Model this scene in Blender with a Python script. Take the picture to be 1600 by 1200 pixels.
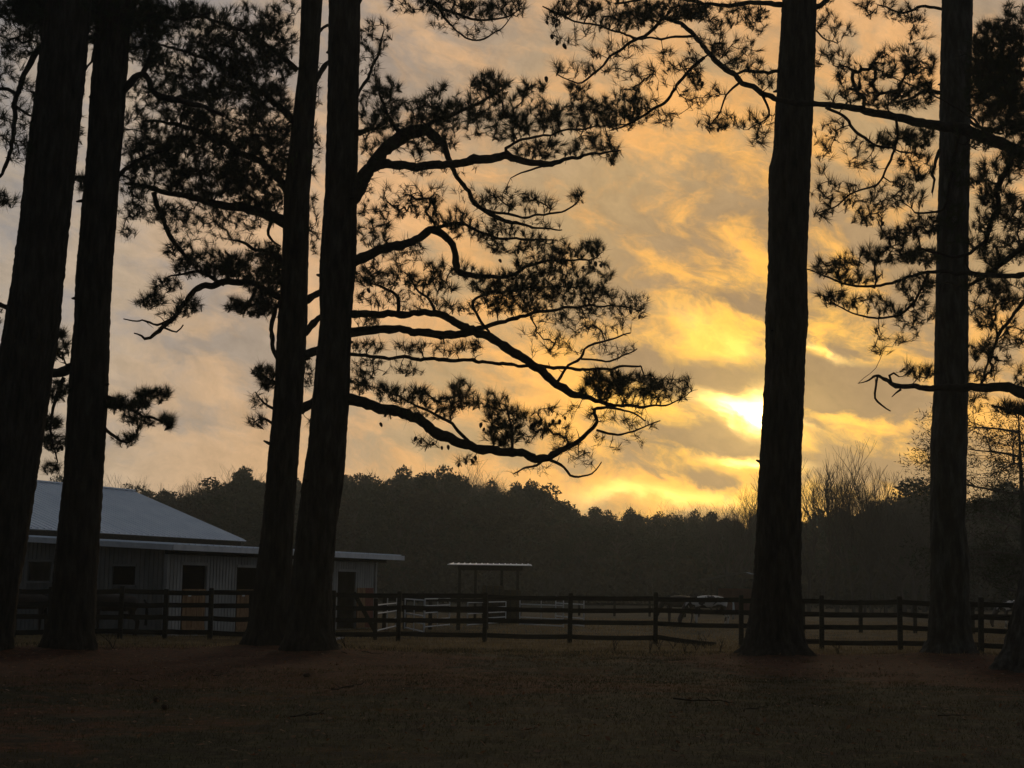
import bpy, bmesh, math, random
import numpy as np
from mathutils import Vector, Matrix, noise
for o in list(bpy.data.objects): bpy.data.objects.remove(o)
S = bpy.context.scene
COL = S.collection
RAD = math.radians
random.seed(7); rng = np.random.default_rng(7)

# ------------------------------------------------------------------ camera
FPX = 2400.0; CAMH = 1.6
pitch = math.atan(318/FPX); roll = RAD(0.8)
CAM = Vector((0, 0, CAMH))
F = Vector((0, math.cos(pitch), math.sin(pitch)))
U0 = Vector((0, -math.sin(pitch), math.cos(pitch))); X0 = Vector((1, 0, 0))
UPV = U0*math.cos(roll) - X0*math.sin(roll)
RTV = X0*math.cos(roll) + U0*math.sin(roll)
cd = bpy.data.cameras.new('camera'); cam = bpy.data.objects.new('camera', cd); COL.objects.link(cam)
cd.sensor_width = 36; cd.lens = 36*FPX/1600; cd.clip_end = 6000
cam.matrix_world = Matrix(((RTV.x, UPV.x, -F.x, CAM.x), (RTV.y, UPV.y, -F.y, CAM.y), (RTV.z, UPV.z, -F.z, CAM.z), (0, 0, 0, 1)))
S.camera = cam

def ray(px, py): return (F*FPX + RTV*(px-800) - UPV*(py-600)).normalized()
def at(px, py, Y):                      # the point of the line of sight at distance Y down the field
    d = ray(px, py); return CAM + d*(Y/d.y)
def gx(px, Y):                          # ground point seen near column px at distance Y
    py = 918 + (px-800)*math.tan(roll) + CAMH*FPX/Y
    p = at(px, py, Y); return Vector((p.x, Y, 0))
def uv(px, py):
    d = ray(px, py); return math.degrees(math.atan2(d.x, d.y)), math.degrees(math.asin(d.z))

# ------------------------------------------------------------------ node helper
class NB:
    def __init__(s, nt): s.nt = nt
    def new(s, t, **k):
        n = s.nt.nodes.new(t)
        for a, b in k.items(): setattr(n, a, b)
        return n
    def put(s, sock, v):
        if isinstance(v, bpy.types.NodeSocket): s.nt.links.new(v, sock)
        else: sock.default_value = v
    def m(s, op, a, b=None, c=None, clamp=False):
        n = s.new('ShaderNodeMath', operation=op, use_clamp=clamp); s.put(n.inputs[0], a)
        if b is not None: s.put(n.inputs[1], b)
        if c is not None: s.put(n.inputs[2], c)
        return n.outputs[0]
    def add(s, a, b): return s.m('ADD', a, b)
    def mul(s, a, b): return s.m('MULTIPLY', a, b)
    def comb(s, x, y, z):
        n = s.new('ShaderNodeCombineXYZ')
        for i, v in enumerate((x, y, z)): s.put(n.inputs[i], v)
        return n.outputs[0]
    def noise(s, vec, scale=1, detail=6, rough=.55, dist=0):
        n = s.new('ShaderNodeTexNoise'); s.put(n.inputs['Vector'], vec)
        n.inputs['Scale'].default_value = scale; n.inputs['Detail'].default_value = detail
        n.inputs['Roughness'].default_value = rough; n.inputs['Distortion'].default_value = dist
        return n.outputs['Fac'], n.outputs['Color']
    def ramp(s, fac, stops, interp='LINEAR'):
        n = s.new('ShaderNodeValToRGB'); s.put(n.inputs[0], fac); cr = n.color_ramp; cr.interpolation = interp
        while len(cr.elements) < len(stops): cr.elements.new(1)
        for e, (p, c) in zip(cr.elements, stops):
            e.position = p; e.color = (*c, 1) if not isinstance(c, float) else (c, c, c, 1)
        return n.outputs[0]
    def mix(s, f, a, b, blend='MIX'):
        n = s.new('ShaderNodeMix', data_type='RGBA', blend_type=blend)
        s.put(n.inputs[0], f)
        s.put(n.inputs[6], a if isinstance(a, bpy.types.NodeSocket) else (*a, 1))
        s.put(n.inputs[7], b if isinstance(b, bpy.types.NodeSocket) else (*b, 1))
        return n.outputs[2]
    def sstep(s, x, lo, hi):
        n = s.new('ShaderNodeMapRange', interpolation_type='SMOOTHSTEP'); s.put(n.inputs[0], x)
        n.inputs[1].default_value = lo; n.inputs[2].default_value = hi
        return n.outputs[0]

# ------------------------------------------------------------------ sky
SUNPX = (1196, 628)
su, sv = uv(*SUNPX)
W = bpy.data.worlds.new('World'); S.world = W; W.use_nodes = True
nt = W.node_tree; nt.nodes.clear(); b = NB(nt)
tc = b.new('ShaderNodeTexCoord'); D = tc.outputs['Generated']
sep = b.new('ShaderNodeSeparateXYZ'); nt.links.new(D, sep.inputs[0]); dx, dy, dz = sep.outputs
deg = 57.29578
u = b.mul(b.m('ARCTAN2', dx, dy), deg); v = b.mul(b.m('ARCSINE', dz), deg)
zs = b.add(dz, b.mul(dx, 0.22))                                   # cloud banks dip to the right
P = b.comb(b.mul(dx, 1.0), dy, b.mul(zs, 2.6))
wf, wc = b.noise(P, 5, 5, .6)
wsep = b.new('ShaderNodeSeparateColor'); nt.links.new(wc, wsep.inputs[0])
wr, wg = b.add(wsep.outputs[0], -.5), b.add(wsep.outputs[1], -.5)
P2 = b.comb(b.add(dx, b.mul(wr, .10)), dy, b.add(b.mul(zs, 2.1), b.mul(wg, .14)))
n1, _ = b.noise(P2, 4.6, 9, .55)
n2, _ = b.noise(P2, 17, 9, .62)
P3 = b.comb(b.add(dx, b.mul(wr, .05)), dy, b.add(b.mul(zs, 1.35), b.mul(wg, .07)))
n3, _ = b.noise(P3, 34, 10, .62, .25)
uw = b.add(u, b.mul(wr, 4.5)); vw = b.add(v, b.add(b.mul(wg, 2.6), b.mul(b.add(n3, -.5), .9)))
uw = b.add(uw, b.mul(b.add(n2, -.5), 2.0))
def blob(px, py, rx, ry, rot=0):
    c, e = uv(px, py); k = 1/FPX*deg; r = RAD(-rot)
    a = b.add(uw, -c); z = b.add(vw, -e)
    p = b.add(b.mul(a, math.cos(r)/(rx*k)), b.mul(z, math.sin(r)/(rx*k)))
    q = b.add(b.mul(a, -math.sin(r)/(ry*k)), b.mul(z, math.cos(r)/(ry*k)))
    return b.m('EXPONENT', b.mul(b.add(b.mul(p, p), b.mul(q, q)), -1))
def total(lst):
    t = 0.0
    for (amp, *a) in lst: t = b.m('MULTIPLY_ADD', blob(*a), amp, t)
    return t
# true (unwarped) angle from the sun
sd = ray(*SUNPX)
dot = b.new('ShaderNodeVectorMath', operation='DOT_PRODUCT'); nt.links.new(D, dot.inputs[0]); dot.inputs[1].default_value = sd
ang = b.mul(b.m('ARCCOSINE', b.m('MINIMUM', dot.outputs['Value'], .999999)), deg)
angw = b.m('MAXIMUM', b.add(ang, b.mul(b.add(n1, -.5), 7)), 0)
an = b.m('DIVIDE', angw, 180, clamp=True)
A = lambda d: d/180
light = b.ramp(an, [(0, (1.6, .92, .14)), (A(3.5), (1.45, .76, .08)), (A(7), (1.25, .60, .09)), (A(11), (1.03, .50, .14)),
                    (A(16), (.80, .46, .22)), (A(24), (.53, .40, .28)), (A(38), (.36, .33, .30)), (A(75), (.19, .21, .245)), (A(120), (.05, .057, .07)), (1, (.03, .035, .045))])
dark = b.ramp(an, [(0, (.34, .21, .085)), (A(5), (.31, .19, .095)), (A(8), (.40, .25, .12)), (A(11), (.50, .32, .145)), (A(14.5), (.47, .32, .18)), (A(19), (.38, .29, .22)),
                   (A(26), (.31, .275, .26)), (A(40), (.23, .235, .24)), (A(75), (.13, .15, .175)), (A(120), (.04, .046, .057)), (1, (.024, .028, .036))])
banks = total([(.5, 1040, 560, 90, 12, 12), (.35, 1150, 480, 60, 10, 14), (1.1, 1085, 682, 95, 24, 9), (.95, 1320, 598, 120, 40, 10), (.55, 1130, 578, 70, 18, 4), (.8, 1370, 735, 110, 26, 9),
               (.7, 1120, 745, 70, 11, 6), (.45, 330, 560, 170, 34, 3), (.50, 640, 590, 130, 34, 6), (.35, 340, 660, 150, 18, 2),
               (.4, 700, 700, 130, 16, 5), (.3, 560, 130, 160, 40, 10), (.35, 1520, 690, 110, 25, 8),
               (.35, 1560, 560, 90, 40, 8)])
gaps = total([(.5, 1070, 470, 90, 55, 20), (.55, 1110, 525, 80, 30, 15), (.5, 1290, 538, 70, 9, 18), (.55, 1030, 772, 130, 14, 3),
              (.5, 300, 728, 260, 20, 2), (.6, 1380, 650, 120, 12, 6), (.35, 1150, 400, 70, 40, 30), (.35, 880, 610, 120, 40, 10),
              (.4, 860, 745, 160, 18, 4), (.3, 450, 430, 150, 40, 5), (.25, 700, 330, 150, 50, 8), (.4, 1500, 770, 120, 14, 4)])
cl = b.add(b.mul(b.add(n1, -.5), 2.5), b.add(b.mul(b.add(n2, -.5), 2.1), b.mul(b.add(n3, -.5), 1.9)))
cl = b.add(b.add(cl, .42), b.add(b.mul(banks, .72), b.mul(gaps, -.80)))
cl = b.sstep(cl, .04, .90)
skyc = b.mix(cl, light, dark)
n4, _ = b.noise(P3, 95, 8, .65, .3)
mot = b.add(.42, b.add(b.mul(n3, .66), b.mul(n4, .50))); skyc = b.mix(1.0, skyc, b.comb(mot, mot, mot), 'MULTIPLY')
core = total([(16, 1168, 638, 46, 14, 24), (9, 1188, 632, 24, 26, 0), (6, 1168, 718, 42, 7, 2), (1.6, 1240, 654, 34, 7, 15),
              (1.6, 1035, 774, 110, 11, 2), (.5, 1140, 545, 50, 16, 15), (.35, 1085, 500, 45, 16, 15), (1.2, 1290, 536, 46, 6, 22), (.22, 1190, 640, 130, 90, 0)])
core = b.mul(core, b.add(.25, b.mul(.75, b.sstep(b.add(b.mul(n2, .5), b.mul(n3, .5)), .36, .58))))
skyc = b.mix(1.0, skyc, b.mix(1.0, b.mix(0, (1.0, .62, .14), (1, 1, 1)), b.comb(core, core, core), 'MULTIPLY'), 'ADD')
# below the horizon: dull ground colour continues
bg = b.new('ShaderNodeBackground'); nt.links.new(skyc, bg.inputs[0]); bg.inputs[1].default_value = 1.0
ns = b.new('ShaderNodeTexSky'); ns.sky_type = 'NISHITA'; ns.sun_disc = False
ns.sun_elevation = RAD(sv); ns.sun_rotation = RAD(su)
bg2 = b.new('ShaderNodeBackground'); nt.links.new(ns.outputs[0], bg2.inputs[0]); bg2.inputs[1].default_value = 0.05
mx = b.new('ShaderNodeMixShader'); mx.inputs[0].default_value = .08
nt.links.new(bg.outputs[0], mx.inputs[1]); nt.links.new(bg2.outputs[0], mx.inputs[2])
wo = b.new('ShaderNodeOutputWorld'); nt.links.new(mx.outputs[0], wo.inputs[0])

sl = bpy.data.lights.new('sun', 'SUN'); sun = bpy.data.objects.new('sun', sl); COL.objects.link(sun)
sl.energy = 0.4; sl.angle = RAD(10); sl.color = (1, .76, .48)
sun.rotation_euler = (-sd).to_track_quat('-Z', 'Y').to_euler()
vs = S.view_settings; vs.view_transform = 'Standard'; vs.look = 'None'; vs.exposure = 0; vs.gamma = 1; vs.use_curve_mapping = False
S.render.engine = 'CYCLES'
S.cycles.max_bounces = 5; S.cycles.volume_bounces = 0; S.cycles.transparent_max_bounces = 8

# ------------------------------------------------------------------ materials
def mat(name, c1, c2=None, scale=6, rough=.85, spec=.2, bump=0, bscale=30, stretch=(1, 1, 1), metal=0, detail=6, c3=None, trans=0):
    m = bpy.data.materials.new(name); m.use_nodes = True; nt = m.node_tree; nb = NB(nt)
    bs = nt.nodes['Principled BSDF']; tc = nb.new('ShaderNodeTexCoord')
    mp = nb.new('ShaderNodeMapping'); nt.links.new(tc.outputs['Object'], mp.inputs[0]); mp.inputs['Scale'].default_value = stretch
    f, _ = nb.noise(mp.outputs[0], scale, detail, .6)
    stops = [(.32, c1), (.68, c2 or c1)] if c3 is None else [(.28, c1), (.5, c2), (.72, c3)]
    nt.links.new(nb.ramp(f, stops), bs.inputs['Base Color'])
    bs.inputs['Roughness'].default_value = rough; bs.inputs['Metallic'].default_value = metal
    bs.inputs['Specular IOR Level'].default_value = spec
    if bump:
        g, _ = nb.noise(mp.outputs[0], bscale, 8, .65)
        bn = nb.new('ShaderNodeBump'); bn.inputs['Strength'].default_value = bump; bn.inputs['Distance'].default_value = .03
        nt.links.new(g, bn.inputs['Height']); nt.links.new(bn.outputs[0], bs.inputs['Normal'])
    return m
M_bark = mat('pine bark', (.008, .006, .005), (.030, .024, .018), 5, 1, .05, .9, 9, (1.6, 1.6, .35), c3=(.060, .050, .040))
M_bark2 = mat('grey lichened pine bark', (.012, .011, .009), (.040, .036, .030), 4, 1, .05, 1, 9, (1.6, 1.6, .4), c3=(.095, .09, .08))
M_twig = mat('pine limb bark', (.010, .008, .006), (.032, .025, .019), 9, .95, .1, .5, 20)
M_needle = mat('pine needles', (.014, .024, .008), (.034, .045, .014), 1.5, .85, .1)
M_cone = mat('pine cone scales', (.03, .02, .012), (.07, .045, .028), 25, .9, .1)
M_post = mat('weathered fence wood', (.014, .012, .009), (.045, .038, .028), 8, .9, .15, .6, 18, (1, 1, 3))
M_rail = mat('dark fence board', (.012, .010, .008), (.040, .034, .026), 7, .9, .15, .5, 30, (.3, 1, 4))
M_roof = mat('galvanised roof sheet', (.66, .72, .80), (.78, .83, .89), 1.2, .6, .3, .15, 6)
M_white = mat('white painted trim', (.55, .57, .60), (.74, .75, .77), 3, .7, .3, .1, 20)
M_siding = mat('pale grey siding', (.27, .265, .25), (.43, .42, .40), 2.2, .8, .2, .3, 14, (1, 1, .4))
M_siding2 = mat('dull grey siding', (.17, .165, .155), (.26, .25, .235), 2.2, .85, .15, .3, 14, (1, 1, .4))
M_door = mat('brown stall door boards', (.12, .065, .035), (.30, .17, .085), 5, .85, .2, .4, 20, (3, 3, .5), c3=(.42, .28, .15))
M_dark = mat('painted stable shade', (.004, .004, .004), (.008, .007, .006), 3, 1, 0)  # near-black base colour stands in for the indoor shade
M_paper = mat('white paper notice', (.75, .75, .73), (.8, .8, .78), 3, .8)
M_pipe = mat('galvanised pipe', (.45, .46, .47), (.62, .63, .64), 8, .8, .1)
M_hbrown = mat('dark bay horse coat', (.022, .014, .009), (.05, .030, .018), 3, .6, .3)
M_hair = mat('black horse hair', (.008, .007, .006), (.02, .017, .014), 20, .7, .2, .4, 60)
M_bale = mat('old dark hay', (.03, .022, .012), (.08, .06, .032), 14, 1, 0, .8, 40)
M_leaf = mat('far evergreen foliage', (.016, .024, .009), (.040, .048, .018), .6, .8, .1)
M_leaf2 = mat('far russet foliage', (.035, .028, .014), (.062, .046, .022), .6, .8, .1)
M_bare = mat('bare tree bark', (.05, .042, .034), (.10, .085, .07), 3, .9, .1)
M_hill = mat('wooded hillside floor', (.014, .015, .009), (.035, .032, .02), .08, 1, 0)
M_blade = mat('dry grass blades', (.010, .013, .004), (.040, .038, .014), .45, .85, .1, c3=(.17, .12, .055))
M_strawb = mat('fallen pine needles', (.028, .009, .005), (.10, .034, .016), 1.3, .9, .1, c3=(.20, .085, .04))
M_dryb = mat('straw-coloured grass', (.09, .066, .030), (.22, .16, .075), .5, .9, .1, c3=(.40, .30, .16))
M_lf = mat('fallen brown leaves', (.05, .026, .014), (.16, .09, .05), 2.5, .8, .3, c3=(.26, .19, .13))
M_red = mat('faded red boards', (.16, .05, .035), (.24, .09, .06), 4, .85, .2, .3, 20)

def translucent(m, amt):
    nt = m.node_tree; nb = NB(nt); bs = nt.nodes['Principled BSDF']; tr = nb.new('ShaderNodeBsdfTranslucent'); mx = nb.new('ShaderNodeMixShader'); mx.inputs[0].default_value = amt
    nt.links.new(bs.inputs['Base Color'].links[0].from_socket, tr.inputs[0]); nt.links.new(bs.outputs[0], mx.inputs[1]); nt.links.new(tr.outputs[0], mx.inputs[2])
    nt.links.new(mx.outputs[0], nt.nodes['Material Output'].inputs[0])
for m_ in (M_blade, M_dryb, M_strawb, M_lf): translucent(m_, .45)

# pinto coat
M_pinto = bpy.data.materials.new('pinto horse coat'); M_pinto.use_nodes = True
nt = M_pinto.node_tree; nb = NB(nt); tcp = nb.new('ShaderNodeTexCoord'); sp = nb.new('ShaderNodeSeparateXYZ'); nt.links.new(tcp.outputs['Object'], sp.inputs[0])
pn, _ = nb.noise(tcp.outputs['Object'], 1.7, 2, .5)
front = nb.add(sp.outputs[0], nb.mul(nb.add(pn, -.5), 1.0))          # +x is towards the head
f1 = nb.sstep(front, .92, 1.0); low = nb.add(nb.mul(sp.outputs[2], -1), nb.mul(nb.add(pn, -.5), .6)); f2 = nb.sstep(low, -1.02, -.97)
pn2, _ = nb.noise(tcp.outputs['Object'], 2.6, 3, .5); f1 = nb.m('MAXIMUM', f1, nb.sstep(pn2, .53, .56))
fm = nb.m('MAXIMUM', f1, nb.mul(f2, nb.sstep(sp.outputs[2], .55, .6)))
nt.links.new(nb.mix(fm, (.62, .58, .53), (.035, .020, .013)), nt.nodes['Principled BSDF'].inputs['Base Color'])
nt.nodes['Principled BSDF'].inputs['Roughness'].default_value = .6

# ------------------------------------------------------------------ mesh helpers
class Buf:
    def __init__(s): s.v = []; s.f = []
    def box(s, c, size, rot=None):
        n = len(s.v); hx, hy, hz = size[0]/2, size[1]/2, size[2]/2; c = Vector(c)
        for x, y, z in ((-1,-1,-1),(1,-1,-1),(1,1,-1),(-1,1,-1),(-1,-1,1),(1,-1,1),(1,1,1),(-1,1,1)):
            p = Vector((x*hx, y*hy, z*hz))
            if rot is not None: p = rot @ p
            s.v.append(tuple(c+p))
        for q in ((0,3,2,1),(4,5,6,7),(0,1,5,4),(1,2,6,5),(2,3,7,6),(3,0,4,7)): s.f.append(tuple(n+i for i in q))
    def bar(s, a, bb, w, h, up=Vector((0, 0, 1))):                    # rectangular bar from a to b
        a, bb = Vector(a), Vector(bb); d = (bb-a); L = d.length; x = d.normalized()
        y = up.cross(x).normalized(); z = x.cross(y)
        s.box((a+bb)/2, (L, w, h), Matrix((x, y, z)).transposed())
    def tube(s, pts, rad, n=6, cap=True):
        base = len(s.v); m = len(pts); pts = [Vector(p) for p in pts]
        if m < 2: return
        t0 = (pts[1]-pts[0]).normalized(); ref = Vector((0, 0, 1)) if abs(t0.z) < .9 else Vector((1, 0, 0))
        x = t0.cross(ref).normalized()
        for i, p in enumerate(pts):
            t = (pts[min(i+1, m-1)]-pts[max(i-1, 0)])
            t = t.normalized() if t.length > 1e-9 else t0
            x = (x - t*x.dot(t)); x = x.normalized() if x.length > 1e-6 else t.orthogonal().normalized()
            y = t.cross(x); r = rad[i] if hasattr(rad, '__len__') else rad
            for k in range(n):
                a = 2*math.pi*k/n; s.v.append(tuple(p + x*(r*math.cos(a)) + y*(r*math.sin(a))))
        for i in range(m-1):
            for k in range(n):
                k2 = (k+1) % n
                s.f.append((base+i*n+k, base+i*n+k2, base+(i+1)*n+k2, base+(i+1)*n+k))
        if cap and n > 2:
            s.f.append(tuple(base+k for k in range(n))[::-1]); s.f.append(tuple(base+(m-1)*n+k for k in range(n)))
    def poly(s, pts):
        n = len(s.v); s.v += [tuple(p) for p in pts]; s.f.append(tuple(range(n, n+len(pts))))
    def mesh(s, name, m, smooth=False, origin=None):
        me = bpy.data.meshes.new(name)
        vv = s.v if origin is None else [tuple(Vector(q)-Vector(origin)) for q in s.v]
        me.from_pydata(vv, [], s.f); me.materials.append(m)
        if smooth: me.polygons.foreach_set('use_smooth', [True]*len(me.polygons))
        me.update(); return me
def tag(o, label=None, cat=None, group=None, kind=None):
    if label: o['label'] = label
    if cat: o['category'] = cat
    if group: o['group'] = group
    if kind: o['kind'] = kind
    return o
def link(name, me, parent=None):
    o = bpy.data.objects.new(name, me); COL.objects.link(o)
    if parent: o.parent = parent
    return o
def empty(name, loc=(0, 0, 0), rz=0):
    o = bpy.data.objects.new(name, None); COL.objects.link(o); o.location = loc; o.rotation_euler.z = rz; o.empty_display_size = .3; return o
def part(name, buf, m, parent, smooth=False):                        # buf in world coordinates, parent unrotated
    o = link(name, buf.mesh(name, m, smooth, world_of(parent)), parent); return o
def world_of(p):
    v = Vector((0, 0, 0))
    while p is not None: v = v + Vector(p.location); p = p.parent
    return v
def copy_tree(o, parent=None):
    c = o.copy(); COL.objects.link(c)
    if parent: c.parent = parent
    for ch in [q for q in KIDS.get(o.name, [])]: copy_tree(ch, c)
    return c
KIDS = {}
def kid(parent, o): KIDS.setdefault(parent.name, []).append(o); return o
def tri_mesh(name, V, m):                                            # V: (n,3,3) triangles
    n = len(V); me = bpy.data.meshes.new(name)
    me.vertices.add(3*n); me.vertices.foreach_set('co', V.reshape(-1).astype(np.float32))
    me.loops.add(3*n); me.loops.foreach_set('vertex_index', np.arange(3*n, dtype=np.int32))
    me.polygons.add(n); me.polygons.foreach_set('loop_start', np.arange(0, 3*n, 3, dtype=np.int32))
    me.polygons.foreach_set('loop_total', np.full(n, 3, dtype=np.int32))
    me.materials.append(m); me.update(); me.validate(); return me
def vnorm(a): return a/np.maximum(np.linalg.norm(a, axis=-1, keepdims=True), 1e-9)

# ------------------------------------------------------------------ pine trunk profiles, (row, left edge, right edge)
PROF = {
 'a': (33.5, [(-700, 105, 150), (0, 74, 141), (105, 61, 133), (420, 23, 100), (500, 10, 92), (610, -10, 77), (750, -33, 55), (820, -44, 45), (914, -66, 29), (985, -78, 19), (1028, -96, 20)]),
 'b': (34.5, [(-700, 190, 232), (0, 152, 204), (105, 145, 199), (260, 135, 187), (420, 120, 175), (500, 117, 171), (610, 108, 168), (750, 100, 160), (820, 93, 156), (914, 83, 150), (985, 72, 147), (1022, 60, 156)]),
 'c': (38.0, [(-700, 500, 525), (0, 471, 504), (105, 467, 497), (300, 444, 484), (420, 441, 481), (500, 434, 480), (610, 429, 474), (750, 416, 463), (820, 410, 459), (914, 398, 455), (980, 387, 455), (1012, 374, 466)]),
 'd': (35.5, [(-700, 545, 585), (0, 514, 563), (105, 513, 561), (300, 508, 558), (420, 499, 556), (500, 500, 549), (610, 490, 546), (700, 481, 541), (750, 473, 536), (820, 465, 526), (914, 455, 518), (985, 447, 519), (1022, 432, 532)]),
 'e': (38.0, [(-700, 1245, 1288), (0, 1223, 1275), (105, 1216, 1273), (235, 1209, 1267), (262, 1202, 1266), (420, 1201, 1260), (500, 1196, 1262), (560, 1197, 1257), (610, 1194, 1256), (700, 1189, 1252), (820, 1183, 1251), (914, 1177, 1251), (960, 1172, 1253), (985, 1167, 1255), (1003, 1163, 1259), (1014, 1157, 1265)]),
 'f': (38.5, [(-700, 1490, 1520), (0, 1473, 1519), (105, 1470, 1517), (250, 1468, 1514), (420, 1464, 1512), (500, 1462, 1512), (610, 1460, 1512), (700, 1455, 1510), (820, 1455, 1507), (870, 1455, 1514), (950, 1454, 1514), (1000, 1450, 1518), (1022, 1437, 1526)]),
 'g': (31.5, [(-700, 1830, 1890), (0, 1765, 1835), (300, 1715, 1795), (600, 1655, 1740), (800, 1618, 1706), (885, 1600, 1692), (932, 1591, 1686), (986, 1577, 1678), (1015, 1569, 1678), (1046, 1550, 1690)]),
}
BASES = {}
for k, (d, rows) in PROF.items():
    r = rows[-1]; p = gx((r[1]+r[2])/2, d); BASES[k] = (p.x, d)
def prof_at(k, py):
    d, rows = PROF[k]; ys = [r[0] for r in rows]
    l = np.interp(py, ys, [r[1] for r in rows]); r_ = np.interp(py, ys, [r[2] for r in rows]); return l, r_

# ------------------------------------------------------------------ ground: one sheet to the horizon
def gz(x, y):
    w = 1.0 if y < 60 else max(0, 1-(y-60)/40)
    if abs(x) > 40: w = 0
    h = 0
    if w > 0:
        h = .07*noise.noise(Vector((x*.22, y*.22, 0))) + .022*noise.noise(Vector((x*1.3, y*1.3, 3)))
        for (bx, by) in BASES.values():
            q = ((x-bx)**2+(y-by)**2)/2.2
            if q < 6: h += .11*math.exp(-q) + .07*math.exp(-q*3.2)
    return h*w
xs = np.concatenate([-np.geomspace(3000, 27, 22), np.arange(-26, 26.01, .24), np.geomspace(27, 3000, 22)])
ys = np.concatenate([np.linspace(-300, -5, 10), np.arange(-3, 11.9, 1.0), np.arange(12, 52, .24), np.geomspace(53, 4500, 40)])
gv = []; straw = []
for y in ys:
    for x in xs:
        z = gz(x, y)
        if 12 < y < 52 and abs(x) < 26: z += .012*noise.noise(Vector((x*5, y*5, 9)))
        gv.append((x, y, z))
        s = 0
        for (bx, by) in BASES.values(): s += math.exp(-(((x-bx)/3.6)**2+((y-by+2.6)/5.0)**2))
        s += .8*math.exp(-(((x+5)/5)**2+((y-27)/4)**2)) + .5*math.exp(-(((x-1.5)/3.0)**2+((y-26)/3.5)**2)) + .7*math.exp(-(((x+7)/4)**2+((y-17)/4)**2))
        straw.append(min(s, 1.2))
nx = len(xs); gf = [(j*nx+i, j*nx+i+1, (j+1)*nx+i+1, (j+1)*nx+i) for j in range(len(ys)-1) for i in range(nx-1)]
gm = bpy.data.meshes.new('ground'); gm.from_pydata(gv, [], gf)
gm.polygons.foreach_set('use_smooth', [True]*len(gf))
at_ = gm.attributes.new('straw', 'FLOAT', 'POINT'); at_.data.foreach_set('value', straw)
M_ground = bpy.data.materials.new('pasture ground'); M_ground.use_nodes = True
nt = M_ground.node_tree; nb = NB(nt); tcg = nb.new('ShaderNodeTexCoord'); att = nb.new('ShaderNodeAttribute'); att.attribute_name = 'straw'
O = tcg.outputs['Object']
a1, _ = nb.noise(O, .45, 8, .65); a2, _ = nb.noise(O, 6, 8, .7); a3, _ = nb.noise(O, 38, 6, .7); a4, _ = nb.noise(O, 1.7, 6, .6)
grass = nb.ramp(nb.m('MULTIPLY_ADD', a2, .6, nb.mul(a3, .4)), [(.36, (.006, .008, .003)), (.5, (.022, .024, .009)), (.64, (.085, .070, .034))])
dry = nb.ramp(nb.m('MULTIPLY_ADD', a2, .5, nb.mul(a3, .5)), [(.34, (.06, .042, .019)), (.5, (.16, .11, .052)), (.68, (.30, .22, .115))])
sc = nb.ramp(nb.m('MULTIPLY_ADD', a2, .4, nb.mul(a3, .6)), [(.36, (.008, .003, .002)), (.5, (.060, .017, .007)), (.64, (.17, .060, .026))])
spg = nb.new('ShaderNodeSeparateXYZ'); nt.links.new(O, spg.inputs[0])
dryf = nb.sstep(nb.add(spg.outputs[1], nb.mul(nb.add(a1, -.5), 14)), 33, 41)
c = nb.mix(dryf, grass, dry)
far = nb.ramp(nb.m('MULTIPLY_ADD', a1, .55, nb.mul(a2, .45)), [(.38, (.014, .015, .009)), (.5, (.035, .031, .018)), (.64, (.085, .070, .040))])
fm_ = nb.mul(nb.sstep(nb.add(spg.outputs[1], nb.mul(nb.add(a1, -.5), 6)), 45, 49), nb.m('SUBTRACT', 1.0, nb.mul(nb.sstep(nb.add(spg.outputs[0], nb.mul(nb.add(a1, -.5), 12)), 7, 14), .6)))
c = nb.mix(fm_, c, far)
blot = nb.sstep(a4, .34, .60); c = nb.mix(nb.mul(nb.m('SUBTRACT', 1.0, blot), .85), c, (.007, .006, .004))
sf = nb.sstep(nb.add(att.outputs['Fac'], nb.add(nb.mul(nb.add(a1, -.5), 1.9), nb.mul(nb.add(a4, -.5), 1.3))), .22, .62)
sf = nb.mul(sf, nb.add(.55, nb.mul(nb.sstep(a2, .4, .6), .45))); c = nb.mix(sf, c, sc)
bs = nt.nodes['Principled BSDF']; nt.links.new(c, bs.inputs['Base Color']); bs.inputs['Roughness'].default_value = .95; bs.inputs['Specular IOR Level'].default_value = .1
bn = nb.new('ShaderNodeBump'); bn.inputs['Strength'].default_value = .8; bn.inputs['Distance'].default_value = .05
nt.links.new(nb.add(nb.mul(a3, .6), a2), bn.inputs['Height']); nt.links.new(bn.outputs[0], bs.inputs['Normal'])
gm.materials.append(M_ground)
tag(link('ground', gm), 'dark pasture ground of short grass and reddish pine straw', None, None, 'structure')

# hill behind the wood
SKY = [(-300, 745), (0, 752), (120, 752), (160, 757), (230, 770), (265, 777), (290, 767), (330, 748), (370, 745), (400, 757), (440, 752), (540, 746), (600, 740),
       (650, 738), (689, 733), (710, 748), (730, 760), (784, 762), (820, 757), (840, 757), (860, 776), (880, 791), (920, 789), (1000, 793), (1040, 793), (1110, 800),
       (1180, 803), (1250, 800), (1300, 792), (1350, 792), (1390, 772), (1430, 762), (1470, 768), (1510, 778), (1560, 760), (1620, 750), (1900, 740)]
def skyrow(px): return float(np.interp(px, [850, 930, 1250, 1350], [0, 8, 8, 3])) + float(np.interp(px, [a for a, _ in SKY], [c for _, c in SKY]))
hb = Buf(); cols = list(range(-700, 2400, 20))
for j, (Y, fr) in enumerate([(190, 0), (205, .75), (235, 1), (330, 1.02), (420, .3), (500, 0)]):
    for px in cols:
        top = at(px, skyrow(px)+20, 235).z*fr + 1.5*noise.noise(Vector((px*.02, j*3.1, 0)))*fr
        p = at(px, 900, Y); hb.v.append((p.x, Y + 3*noise.noise(Vector((px*.01, j, 5))), top - .2 if fr else -.5))
nc = len(cols)
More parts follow.
